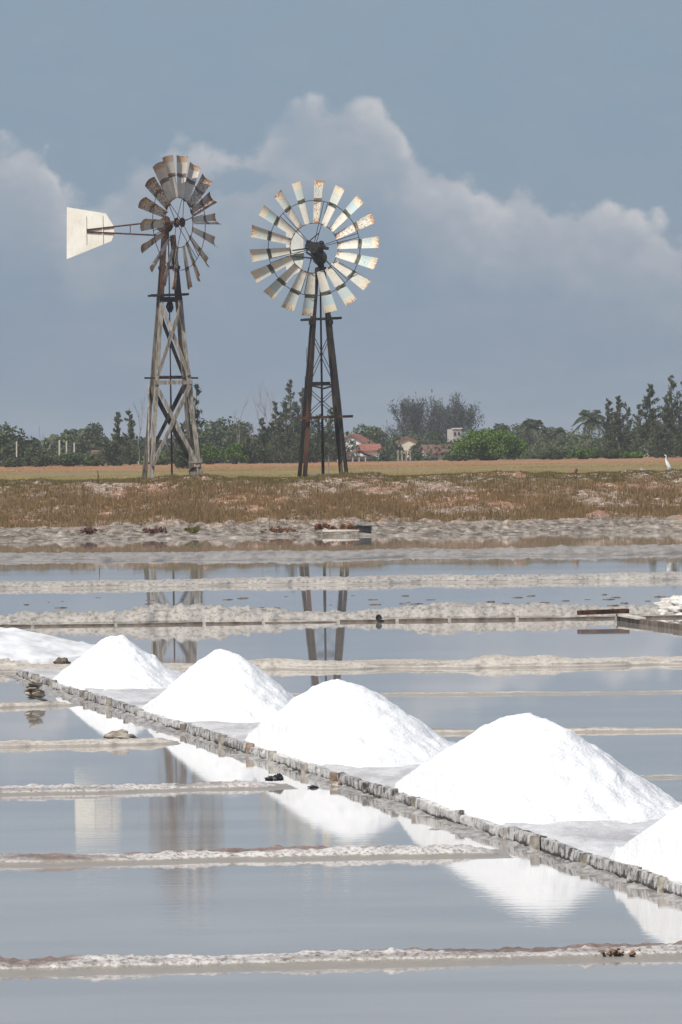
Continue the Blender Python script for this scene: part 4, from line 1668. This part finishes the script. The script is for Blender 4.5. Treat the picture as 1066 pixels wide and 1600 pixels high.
# ---- the round bush and low hedge on the right
plant('round_bush', bushy(130 / F * 432, hgt(760, 668, 432), 51, 19000, 0.15, LEAF_BUSH, 85, 1.0, 5.0), at(764, 432), 'big rounded bright green bush in front of the houses', 'bush')
GH = 'low green bushes along the right edge of the field'
for i, (px, wpx, py, lab) in enumerate(((866, 60, 697, 'low dark bush right of the big round bush'),
                                        (912, 62, 698, 'wide low green bush under the palm'),
                                        (955, 50, 700, 'low light green bush under the slim casuarinas'),
                                        (990, 56, 702, 'low scrubby bush left of the egret'),
                                        (716, 40, 706, 'small dark bush at the left foot of the round bush'))):
    d = 428
    plant('low_bush', bushy(wpx / F * d, hgt(px, py, d), 60 + i, 2600, 0.14, LEAF_BUSH if i % 2 else LEAF_DARK, 22, 1.0, 2.5), at(px, d), lab, 'bush', GH)
for (px, wpx, py, d, lab) in ((836, 70, 688, 525, 'hazy thicket round the trunk of the palm beside the round bush'), (915, 76, 688, 515, 'hazy thicket round the trunk of the large palm'),
                             (872, 60, 692, 530, 'low hazy thicket between the two larger palms')):
    plant('thicket', bushy(wpx / F * d, hgt(px, py, d), 300 + px, 3000, 0.2, LEAF_LIGHT, 26, 1.0, 3.0), at(px, d), lab, 'bush', 'thickets under the palms')
plant('low_bush', bushy(1.9, hgt(712, 682, 520), 777, 2200, .16, LEAF_DARK, 20, 1.0, 1.5), at(712, 520), 'bush half covering the white two storey building', 'bush')
GHF = 'bushes hiding the feet of the houses'
for i, (px, wpx, py, d, mt, lab) in enumerate(((594, 36, 697, 500, LEAF_DARK, 'dark bush right of the red tiled roof slope'),
                                               (626, 40, 700, 505, LEAF_LIGHT, 'bush before the left part of the cream house'),
                                               (650, 36, 701, 498, LEAF_DARK, 'bush before the right part of the cream house'),
                                               (668, 22, 710, 470, LEAF_DARK, 'small bush left of the grey open shed'),
                                               (698, 26, 706, 480, LEAF_BUSH, 'small bush right before the grey open shed'),
                                               (583, 22, 712, 470, LEAF_DARK, 'small bush right of the porch house'),
                                               (220, 44, 694, 500, LEAF_DARK, 'bush before the pale house left of the grey tower'),
                                               (12, 30, 712, 470, LEAF_DARK, 'small bush before the red roofed house at the left edge'))):
    plant('low_bush', bushy(wpx / F * d, hgt(px, py, d), 160 + i, 2200, 0.15, mt, 22, 1.0, 2.0), at(px, d), lab, 'bush', GHF)
GHL = 'green bushes along the left edge of the field'
for i, (px, wpx, py, mt, lab) in enumerate(((330, 60, 692, LEAF_BUSH, 'dark green bush right of the grey windmill tower'),
                                            (365, 44, 690, LEAF_BUSH, 'green bush left of the low casuarina'),
                                            (245, 50, 700, LEAF_BUSH, 'bush seen between the legs of the grey tower'),
                                            (150, 40, 706, LEAF_LIGHT, 'light green bush before the brown roof on the left'),
                                            (112, 56, 700, LEAF_DARK, 'dark bush left of the light green bush'),
                                            (60, 60, 698, LEAF_DARK, 'wide dark bush under the bare sapling on the left'),
                                            (56, 14, 708, LEAF_LIGHT, 'small bright green shrub in the left hedge'),
                                            (20, 40, 708, LEAF_DARK, 'low bush before the red roof at the left edge'))):
    d = 425 - i
    plant('low_bush', bushy(wpx / F * d, hgt(px, py, d), 70 + i, 2400, 0.14, mt, 22, 1.0, 2.5), at(px, d), lab, 'bush', GHL)

# ---- palms
for (px, py, cpx, d, lab, sd) in ((834, 668, 54, 560, 'feather leaved palm above the round bush at its right', 81),
                                  (916, 656, 62, 540, 'large palm with broad crown above the low hedge', 82),
                                  (872, 678, 44, 600, 'small hazy palm between the two larger palms', 83),
                                  (108, 680, 40, 600, 'small hazy palm in the left trees', 84),
                                  (790, 672, 40, 640, 'hazy palm just above the top of the round bush', 85)):
    h = hgt(px, py, d)
    cr = cpx / F * d / 2 * 1.25
    plant('palm_tree', palm(h, cr, sd), at(px, d), lab, 'palm')

# ---- broadleaf trees behind
bt = [bushy(4.2, 2.4, 91, 2600, 0.24, LEAF_DARK, 24, 1.0, 3.5, 0.9), bushy(3.4, 2.9, 92, 2400, 0.22, LEAF_DARK, 20, 1.0, 3.0, 0.9),
      bushy(5.2, 2.2, 93, 2800, 0.24, LEAF_LIGHT, 26, 1.0, 3.5, 0.8), bushy(3.0, 2.0, 94, 2200, 0.22, LEAF_DARK, 18, 1.0, 3.0, 0.6)]
spots = [(6, 668, 480, 0, 'round dark tree at the left edge of the view'),
         (146, 664, 560, 1, 'dark rounded tree left of the slim casuarina pair'),
         (128, 676, 590, 2, 'paler tree left of the dark rounded one'),
         (345, 660, 560, 0, 'wide hazy tree right of the grey tower'),
         (378, 662, 600, 1, 'hazy tree behind the bare saplings'),
         (318, 676, 580, 3, 'small hazy tree beside the right leg of the grey tower'),
         (572, 668, 640, 2, 'pale hazy tree above the white gabled house'),
         (606, 686, 620, 3, 'small tree between the white and cream houses'),
         (680, 676, 640, 1, 'dark tree right of the cream house'),
         (668, 688, 600, 3, 'low tree in front of the grey shed roof'),
         (812, 668, 650, 0, 'hazy tree right above the round bush'),
         (856, 670, 660, 1, 'hazy tree behind the first palm'),
         (890, 680, 640, 2, 'low hazy tree left of the large palm'),
         (940, 682, 620, 3, 'low hazy tree right of the large palm'),
         (40, 686, 560, 3, 'low hazy tree behind the left hedge'),
         (85, 684, 570, 2, 'low pale tree behind the row of pale posts'),
         (235, 680, 560, 3, 'low tree behind the left legs of the grey tower')]
for (px, py, d, k, lab) in spots:
    hh = hgt(px, py, d)
    hs = (3.1, 3.6, 2.8, 2.4)[k]
    plant('broadleaf_tree', bt[k], at(px, d), lab, 'tree', 'hazy broadleaf trees behind the field', hh / hs, random.uniform(0, 6))


# ---- the far wood that reads as one mass
def far_wood():
    r = np.random.default_rng(99)
    C = []
    tot = 0
    for i in range(330):
        d = r.uniform(560, 780)
        x = r.uniform(-0.075, 0.075) * d
        px = 533 + x / d * F
        top = r.uniform(1.2, 2.4) + 0.35 * math.sin(px * 0.021) + 0.9 * (d - 560) / 220
        top *= 0.82 + 0.18 * math.sin(px * 0.05 + 1)
        w = r.uniform(1.5, 3.6)
        m = 130
        q = unit(r.normal(size=(m, 3))) * (r.uniform(0.3, 1.05, m) ** 0.5).reshape(-1, 1)
        c = np.array([x, d, PLAT - 1.2 + (top + 1.2) * 0.52]) + q * np.array([w * 0.6, w * 0.6, (top + 1.2) * 0.55])
        C.append(c)
    C = np.concatenate(C)
    k = len(C)
    V = cards(C, r.uniform(0.28, 0.62, k), r.uniform(0.18, 0.36, k), unit(r.normal(size=(k, 3))))
    o = link_mesh('far_wood', card_mesh('far_wood', V, LEAF_DARK))
    tag(o, 'hazy dark green band of far trees and scrub along the horizon', 'wood', kind='stuff')


far_wood()


# ------------------------------------------------------------------ houses
def gable_house(px, d, wpx, py_top, roof_h, depth, wm, rm, name, label, gable_front=True, windows=(), rz=0.0, base_dz=0.0, over=0.25):
    c = at(px, d)
    wall_h = hgt(px, py_top, d) - roof_h
    w = wpx / F * d
    root = empty(name, c, rz)
    tag(root, label, 'house', 'low houses among the trees beyond the field')
    m = MB()
    hx, hy = w / 2, depth / 2
    if gable_front:
        poly = [(-hx, 0), (hx, 0), (hx, wall_h), (0, wall_h + roof_h), (-hx, wall_h)]
        vs = [(x, -hy, z) for x, z in poly] + [(x, hy, z) for x, z in poly]
    else:
        poly = [(-hy, 0), (hy, 0), (hy, wall_h), (0, wall_h + roof_h), (-hy, wall_h)]
        vs = [(-hx, y, z) for y, z in poly] + [(hx, y, z) for y, z in poly]
    m.add(vs, [(0, 1, 2, 3, 4), (9, 8, 7, 6, 5)] + [(i, i + 5, (i + 1) % 5 + 5, (i + 1) % 5) for i in range(5) if i not in (2, 3)])
    m.build('wall', wm, root)
    for s in (-1, 1):
        r = MB()
        t = 0.16
        if gable_front:
            sl = roof_h / hx
            a = [(0, wall_h + roof_h + .02), (s * (hx + over), wall_h - sl * over + .02)]
            vs = [(x, y, z + dz) for dz in (0, t) for (x, z) in a for y in (-hy - over, hy + over)]
        else:
            sl = roof_h / hy
            a = [(0, wall_h + roof_h + .02), (s * (hy + over), wall_h - sl * over + .02)]
            vs = [(x, y, z + dz) for dz in (0, t) for (y, z) in a for x in (-hx - over, hx + over)]
        r.add(vs, [(0, 1, 3, 2), (4, 6, 7, 5), (0, 2, 6, 4), (1, 5, 7, 3), (2, 3, 7, 6), (0, 4, 5, 1)])
        r.build('roof', rm, root)
    for (wx, wz, ww, wh) in windows:
        f = MB()
        f.box((wx, -hy - 0.03, wz), (ww, 0.06, wh))
        f.build('window', GLASS_D, root)
    return root


gable_house(555, 610, 46, 680, 0.95, 7, PLASTER_W, TILE, 'white_house', 'white gabled house with red tiled roof right of the dark tower', True, ((-0.9, 1.0, .8, .9), (.9, 1.0, .8, .9)), -0.12)
gable_house(578, 585, 26, 696, 0.6, 5, PLASTER_W, TILE, 'red_roofed_house', 'low house showing a red tiled roof slope below the white gable', False, ((.6, .8, .6, .8),), 0.08)
gable_house(636, 640, 32, 684, 0.5, 6, PLASTER_C, TILE, 'cream_house', 'cream walled house with red roof among the trees', True, ((.4, 1.5, .4, .5),), 0.0)
gable_house(682, 575, 40, 697, 0.75, 4, PLASTER_G, TILE_OLD, 'grey_shed', 'grey open shed with dark tiled roof left of the round bush', False, ((-.7, .9, .7, .8), (.5, .9, .7, .8)), 0.22)
gable_house(-8, 500, 64, 697, 0.85, 5, PLASTER_G, TILE, 'brown_house', 'low house with red roof at the left edge of the view', True, (), 0.3)
gable_house(158, 520, 22, 706, 0.45, 4, PLASTER_C, TILE_OLD, 'small_house', 'small house with brown roof behind the light green bush', False, (), 0.1)
gable_house(222, 570, 36, 690, 0.5, 4, PLASTER_W, TILE_OLD, 'pale_house', 'pale walled house seen behind the left legs of the grey tower', False, ((0, 1.6, .6, .5),), 0.0)
gable_house(1000, 520, 20, 678, 0.4, 4, PLASTER_W, TILE_OLD, 'pale_house', 'pale house seen through a gap in the right casuarinas', False, ((-.3, 1.4, .4, .6),), 0.1)


def porch_house():
    d = 560
    c = at(560, d)
    root = empty('porch_house', c, 0.12)
    root.scale = (1, 1, hgt(560, 702, d) / 2.17)
    tag(root, 'small grey porch house with glazed front below the white gable', 'house', 'low houses among the trees beyond the field')
    w = 40 / F * d
    m = MB()
    m.box((0, 1.2, 0.75), (w, 2.4, 1.5))
    m.build('wall', PLASTER_G, root)
    for s in (-1, 1):
        r = MB()
        a = [(0, 2.05), (s * (w / 2 + .2), 1.42)]
        vs = [(x, y, z + dz) for dz in (0, .12) for (x, z) in a for y in (-0.9, 2.6)]
        r.add(vs, [(0, 1, 3, 2), (4, 6, 7, 5), (0, 2, 6, 4), (1, 5, 7, 3), (2, 3, 7, 6), (0, 4, 5, 1)])
        r.build('roof', TILE_OLD, root)
    for k in range(5):
        x = -w / 2 + w * k / 4
        p = MB()
        p.box((x, -0.7, 0.7), (0.09, 0.09, 1.4))
        p.build('porch_post', CONCRETE, root)
    for k in range(4):
        x = -w / 2 + w * (k + .5) / 4
        p = MB()
        p.box((x, -0.03, 0.75), (w / 4 * .7, 0.06, 0.9))
        p.build('window', GLASS_D, root)


porch_house()


def white_block():
    d = 700
    c = at(713, d)
    root = empty('white_building', c, 0.2)
    root.scale = (.75, 1, 1)
    tag(root, 'white two storey building with stepped parapet behind the round bush', 'building')
    z1 = hgt(713, 670, d)
    m = MB()
    m.box((-.25, 0, z1 * .5), (1.5, 3, z1))
    m.box((0.85, 0.2, (z1 - .5) * .5), (.7, 2.6, z1 - .5))
    m.build('wall', CONCRETE, root)
    for (x, z) in ((-.6, z1 - .6), (.05, z1 - .6), (-.6, z1 - 1.5), (.05, z1 - 1.5)):
        w = MB()
        w.box((x, -1.53, z), (.35, .08, .4))
        w.build('window', GLASS_D, root)
    w = MB()
    w.box((-.25, -1.5, z1 + .06), (1.7, .3, .12))
    w.build('parapet', PLASTER_W, root)


white_block()
for (px, py, d, s, lab) in ((52, 696, 590, 1.5, 'white hut roof showing above the left hedge'),
                            (79, 694, 600, .9, 'small white hut behind the second pale post from the left'),
                            (90, 695, 610, .8, 'tiny white hut touching the pale post row'),
                            (845, 666, 720, .35, 'white tank house rising above the trees near the palm'),
                            (491, 693, 520, .55, 'small white kiosk seen between the legs of the dark tower')):
    c = at(px, d)
    hz = hgt(px, py, d)
    root = empty('white_hut', c, random.uniform(-.3, .3))
    tag(root, lab, 'hut', 'small white huts among far trees')
    m = MB()
    m.box((0, 0, (hz - .15) / 2), (s, s, hz - .15))
    m.build('wall', PLASTER_W, root)
    m = MB()
    m.add([(-s * .6, -s * .6, hz - .15), (s * .6, -s * .6, hz - .15), (s * .6, s * .6, hz - .15), (-s * .6, s * .6, hz - .15), (0, 0, hz + .2)],
          [(0, 1, 4), (1, 2, 4), (2, 3, 4), (3, 0, 4), (3, 2, 1, 0)])
    m.build('roof', PLASTER_W, root)

# white parked boat-like heap beside the porch house
mb = MB()
mb.blob((0, 0, .22), (.75, .4, .24), 5, .35, 1.6, 16, 8)
mb.blob((-.75, .1, .16), (.5, .4, .18), 6, .3, 1.6, 14, 8)
tag(mb.build('covered_pile', PLASTER_W, None, True, at(566, 470)), 'white sheeted pile lying at the field edge before the porch house', 'pile')

# posts
for i, (px, py, d, lab) in enumerate(((26, 690, 452, 'pale concrete post left of all in the far hedge'),
                                      (93, 688, 450, 'pale concrete post with white hut beside it'),
                                      (104, 690, 455, 'pale concrete post, middle one of the left three'),
                                      (116, 692, 452, 'pale concrete post, right one of the left three'),
                                      (162, 692, 450, 'pale post standing behind the brown roofed small house'),
                                      (941, 690, 470, 'pale post beside the left end of the casuarina row'))):
    m = MB()
    h = hgt(px, py, d)
    m.beam((0, 0, -.2), (0.02, 0, h), 0.11, 0.11, jit=0.004, seg=3)
    m.beam((-.02, 0, h - .02), (.10, 0, h + .03), 0.05, 0.05)
    tag(m.build('concrete_post', CONCRETE, None, False, at(px, d)), lab, 'post', 'pale posts in the far hedge')
for i, px in enumerate((622, 628, 635, 641)):
    m = MB()
    m.beam((0, 0, -.2), (0.01, 0, hgt(px, 703, 440)), 0.14, 0.14, jit=.004, seg=2)
    tag(m.build('fence_post', WOOD_GREY, None, False, at(px, 440)), 'short pale post in a row of four at the field edge under the cream house', 'post', 'four short posts below the cream house')
m = MB()
m.tube([(0, 0, -.1), (0.02, 0, .25), (0.0, 0, .42)], [0.02, 0.018, .012], 5)
p = G(153, 753, PLAT)
tag(m.build('wooden_stick', WOOD_TARRED, None, False, p), 'thin dark stick standing in the field left of the grey windmill', 'stick')


# ------------------------------------------------------------------ egret
def egret():
    p = W(1043, 747, 217.2)
    p.z = float(bank_z(np.array([p.x]), np.array([p.y]))[0])
    root = empty('egret', p, 0.0)
    root.scale = (1.1, 1.1, 1.1)
    tag(root, 'white egret standing upright on the grassy bank edge, facing left', 'bird')
    V = [(0.0, 0, .36), (.055, 0, .27), (.10, 0, .18), (.13, 0, .09),        # body down to tail
         (-.035, 0, .44), (-.045, 0, .51), (-.030, 0, .57), (-.035, 0, .62), (-.07, 0, .635), (-.105, 0, .628),
         (.03, -.03, .17), (.025, -.03, .08), (.02, -.03, .0),
         (.03, .03, .17), (.035, .03, .08), (.03, .03, .0)]
    E = [(0, 1), (1, 2), (2, 3), (0, 4), (4, 5), (5, 6), (6, 7), (7, 8), (8, 9), (1, 10), (10, 11), (11, 12), (1, 13), (13, 14), (14, 15)]
    Rr = [.075, .095, .070, .020, .045, .030, .025, .030, .034, .018, .020, .009, .009, .020, .009, .009]
    me = bpy.data.meshes.new('body')
    me.from_pydata(V, E, [])
    me.materials.append(FEATHER)
    o = link_mesh('body', me, root)
    md = o.modifiers.new('skin', 'SKIN')
    for i, sv in enumerate(me.skin_vertices[0].data):
        sv.radius = (Rr[i], Rr[i] * .85)
        sv.use_root = (i == 1)
    md.use_smooth_shade = True
    sb = o.modifiers.new('sub', 'SUBSURF')
    sb.levels = sb.render_levels = 2
    m = MB()
    m.tube([(-.10, 0, .630), (-.15, 0, .620), (-.19, 0, .612)], [0.016, 0.010, 0.003], 6)
    m.build('bill', BILL, root)
    for s in (-1, 1):
        m = MB()
        m.tube([(-.085, s * .028, .640), (-.085, s * .034, .640)], 0.006, 6)
        m.build('eye', BILL, root)


egret()


# ------------------------------------------------------------------ small things
def lumps(name, material, loc, label, cat, parts, group=None, n=14, m_=9):
    m = MB()
    for (c, s, sd, amp) in parts:
        m.blob(c, s, sd, amp, 2.4, n, m_)
    o = m.build(name, material, None, True, loc)
    tag(o, label, cat, group)
    return o


p = W(1000, 748, 217.5)
p.z = PLAT
lumps('grey_stone', STONE_G, p, 'pale grey broken stones lying on the bank edge left of the egret', 'stone', [((-.14, 0, .05), (.16, .10, .07), 1, .5), ((.05, 0, .09), (.07, .07, .11), 2, .6), ((.16, 0, .07), (.06, .06, .08), 5, .6)])
p = W(896, 746, 217.5)
p.z = PLAT
lumps('weed_clump', RUSTWEED, p, 'small brown weed clump on the bank edge well left of the egret', 'weed', [((0, 0, .10), (.14, .1, .10), 3, .6), ((.10, 0, .18), (.08, .06, .07), 4, .6)])

# black rag of plastic at the end of the third dyke, wet scraps beside it
lumps('black_plastic', BLACK, G(428, 1226) + Vector((0, .1, .035)), 'crumpled black plastic lying on the end of a dyke beside the boards', 'litter',
      [((0, 0, .01), (.055, .06, .020), 1, .9), ((.035, .02, .022), (.03, .03, .022), 2, .9), ((-.04, 0, .006), (.035, .03, .014), 3, .9), ((.06, 0, .01), (.02, .03, .018), 7, .9)], None, 18, 10)
lumps('black_scrap', BLACK, G(490, 1231) + Vector((0, 0, .0)), 'flat dark scrap lying in the water right of the black plastic', 'litter', [((0, 0, .005), (.04, .10, .012), 4, .7)])
lumps('dark_lump', STONE, G(526, 1229), 'small dark clod against the foot of the boards', 'clod', [((0, 0, .01), (.045, .07, .025), 5, .7)])
lumps('brown_clod', STONE, G(186, 1162) + Vector((0, .25, .03)), 'brown lump of mud sitting on the fourth dyke from the front', 'clod', [((0, 0, .02), (.15, .2, .05), 6, .6), ((.02, 0, .05), (.06, .1, .035), 7, .7)])
lumps('rust_weed', RUSTWEED, G(962, 1497) + Vector((0, .10, .03)), 'rust coloured dried weed heaped on the nearest dyke', 'weed',
      [((k * .019 - .115 + random.uniform(-.02, .02), random.uniform(-.06, .06), random.uniform(-.012, .008)), (random.uniform(.008, .022), random.uniform(.02, .05), random.uniform(.005, .013)), 80 + k, .9) for k in range(13)] + [((random.gauss(.02, .06), random.uniform(-.08, .06), random.uniform(-.012, .006)), (random.uniform(.006, .016), .03, random.uniform(.004, .010)), 180 + k, .9) for k in range(22)], None, 9, 6)
lumps('dark_lump', STONE, G(126, 1514) + Vector((0, .04, .012)), 'small dark stone on the front edge of the nearest dyke', 'stone', [((0, 0, .01), (.03, .08, .018), 11, .6)])
lumps('dark_lump', DARKBOARD, G(97, 1045) + Vector((0, 0, .05)), 'dark lump standing in for the culvert hole at the end of the mud bank beside the smallest heap', 'clod', [((0, 0, .02), (.10, .15, .07), 12, .5)])  # solid dark lump added in place of the open culvert's dark hole


def stone_stack():
    loc = G(55, 1100) + Vector((0, .25, .03))
    root = empty('stone_stack', loc)
    tag(root, 'heap of flat tilted brown stones on the fifth dyke at the left', 'stone heap')
    for k in range(11):
        z = 0.02 + 0.019 * k
        m = MB()
        m.blob((0, 0, 0), (random.uniform(.06, .12) * (1.2 - k * .06), .09, .016), 20 + k, .35, 2.0, 12, 6)
        o = m.build('stone', STONE, root, True, Vector((random.uniform(-.05, .05) + (.03 if k < 4 else -.02), random.uniform(-.06, .06), z)))
        o.rotation_euler = (0, random.uniform(-.45, .45), random.uniform(0, 3))


stone_stack()

# boards along the far dyke
GA, GB_ = G(0, 979.5), G(1066, 964.5)
gd = (GB_ - GA).normalized()
root = empty('dyke_boards', GA)
tag(root, 'low dark wet boards shoring up the front of the lumpy dyke behind the heaps', 'edging')
s = -1.0
L = (GB_ - GA).length
while s < L - 0.9:
    ln = random.uniform(0.8, 1.7)
    m = MB()
    zt = random.uniform(.045, .075)
    m.beam((0, 0, -.03), (ln - .05, 0, -.03 + random.uniform(-.01, .01)), 2 * zt, .04, UP, jit=.006, seg=4)
    o = m.build('board', DARKBOARD, root, False, gd * s + Vector((0, -.10, 0)))
    o.rotation_euler = (0, 0, math.atan2(gd.y, gd.x))
    s += ln
m = MB()
c = G(592, 971)
m.tube([(0, -.12, .05), (0, .5, .05)], .040, 14)
m.ring((0, -.12, .05), (0, 1, 0), .040, .012, 16, 5)
tag(m.build('drain_pipe', BLACK, None, False, Vector((c.x, c.y - .1, 0.015))), 'round black drain pipe poking out of the lumpy dyke', 'pipe')


def sluice():
    a = G(966, 960, .10)
    b = G(1085, 977, .10)
    root = empty('sluice_board', Vector((a.x, a.y, 0)))
    tag(root, 'dark sluice boards jutting diagonally from the lumpy dyke at the right edge', 'sluice')
    dv = Vector((b.x - a.x, b.y - a.y, 0))
    n = 4
    for k in range(n):
        m = MB()
        m.beam(dv * (k / n) + dv.normalized() * .02 + UP * .03, dv * ((k + 1) / n) - dv.normalized() * .02 + UP * .02, .11, .05, UP)
        m.build('board', DARKBOARD, root)
        m = MB()
        m.beam(dv * ((k + 1) / n) - UP * .1, dv * ((k + 1) / n) + UP * .09, .05, .06)
        m.build('stake', DARKBOARD, root)
    m = MB()
    m.beam(UP * .10 - dv.normalized() * .2, dv * .32 + UP * .09, .03, .14, UP)
    m.build('plank', DRIFT, root)
    m = MB()
    q = G(905, 961, .12) - root.location
    q2 = G(982, 959, .12) - root.location
    m.beam(Vector((q.x, q.y + .2, .15)), Vector((q2.x, q2.y + .2, .16)), .07, .12, UP)
    m.build('plank', RUST_IRON, root)


sluice()

# far shore driftwood and black crate
c = W(556, 835, 180.5)
m = MB()
m.tube([(-.85, 0, .04), (-.6, 0, .02), (-.1, .05, .02), (.35, 0, .03)], [.05, .06, .06, .03], 7)
m.tube([(-.60, 0, .03), (-.80, -.05, .12)], [.04, .015], 6)
tag(m.build('driftwood', DRIFT, None, True, Vector((c.x - .2, 180.2, .10))), 'bleached white driftwood branch at the far water edge', 'driftwood')
c = W(571, 840, 179.5)
root = empty('black_crate', Vector((c.x, 179.4, .06)), .15)
tag(root, 'small black box with raised rims at the far water edge beside the driftwood', 'box')
m = MB()
m.box((0, 0, .10), (.34, .3, .20))
m.build('body', BLACK, root)
m = MB()
m.box((-.08, 0, .225), (.55, .34, .045))
m.build('lid', BLACK, root)

# glasswort on the shore
for (px, py, wpx, hm, mt, lab) in ((243, 833, 38, .30, RED_PLANT, 'dark red glasswort clump on the far shore below the grey windmill'),
                                   (138, 835, 26, .20, RED_PLANT, 'small dark red glasswort clump on the far shore at the left'),
                                   (299, 834, 24, .28, OLIVE_PLANT, 'olive brown glasswort clump right of the dark red one'),
                                   (435, 831, 52, .28, RUST_PLANT, 'wide rust brown glasswort clump left of the driftwood'),
                                   (541, 827, 36, .34, RUST_PLANT, 'rust brown glasswort clump above the driftwood'),
                                   (505, 829, 30, .24, RUST_PLANT, 'small rust brown glasswort clump between two larger ones'),
                                   (570, 825, 24, .30, OLIVE_PLANT, 'yellow olive glasswort clump above the black box')):
    g0 = W(px, py, 181.5)
    zz = float(bank_z(np.array([g0.x]), np.array([181.7]))[0])
    w = wpx * 1.3 / F * 181
    pr = bushy(w, hm, 500 + px, 900, .05, mt, 26, 0.9, 2.5)
    plant('glasswort', pr, Vector((g0.x, 181.7, zz - .03)), lab, 'plant', 'glasswort clumps on the far shore')

# floating scraps in the pond beyond the lumpy dyke
sm = MB()
sm.blob((0, 0, 0), (.045, .09, .016), 3, .7, 2.5, 8, 5)
sme = sm.mesh('algae_scrap', DARKBOARD, True)
for k in range(46):
    px = random.choice([random.uniform(40, 560), random.uniform(540, 930), random.uniform(540, 900), random.uniform(940, 1060)])
    py = random.uniform(929, 952)
    o = link_mesh('algae_scrap', sme, None, G(px, py))
    s = random.uniform(.4, 1.35)
    o.scale = (s * random.uniform(.7, 1.5), s, s)
    o.rotation_euler = (0, 0, random.uniform(0, 6))
    tag(o, 'tiny dark algae scrap floating in the pond between the far dykes', 'scrap', 'dark scraps floating in the far pond')

# ------------------------------------------------------------------ haze over the flats
hz = MB()
hz.box((0, 1170, 6.1), (2960, 2440, 15.4))
hm = bpy.data.materials.new('haze')
hm.use_nodes = True
t = NT(hm.node_tree)
pv = t.n('ShaderNodeVolumePrincipled')
pv.inputs['Color'].default_value = (0.88, 0.92, 0.97, 1)
pv.inputs['Density'].default_value = 0.00026
pv.inputs['Anisotropy'].default_value = 0.0
oo = t.n('ShaderNodeOutputMaterial')
t.link(pv.outputs[0], oo.inputs['Volume'])
o = hz.build('haze', hm)
tag(o, 'thin pale haze over the salt flats', 'haze', kind='stuff')
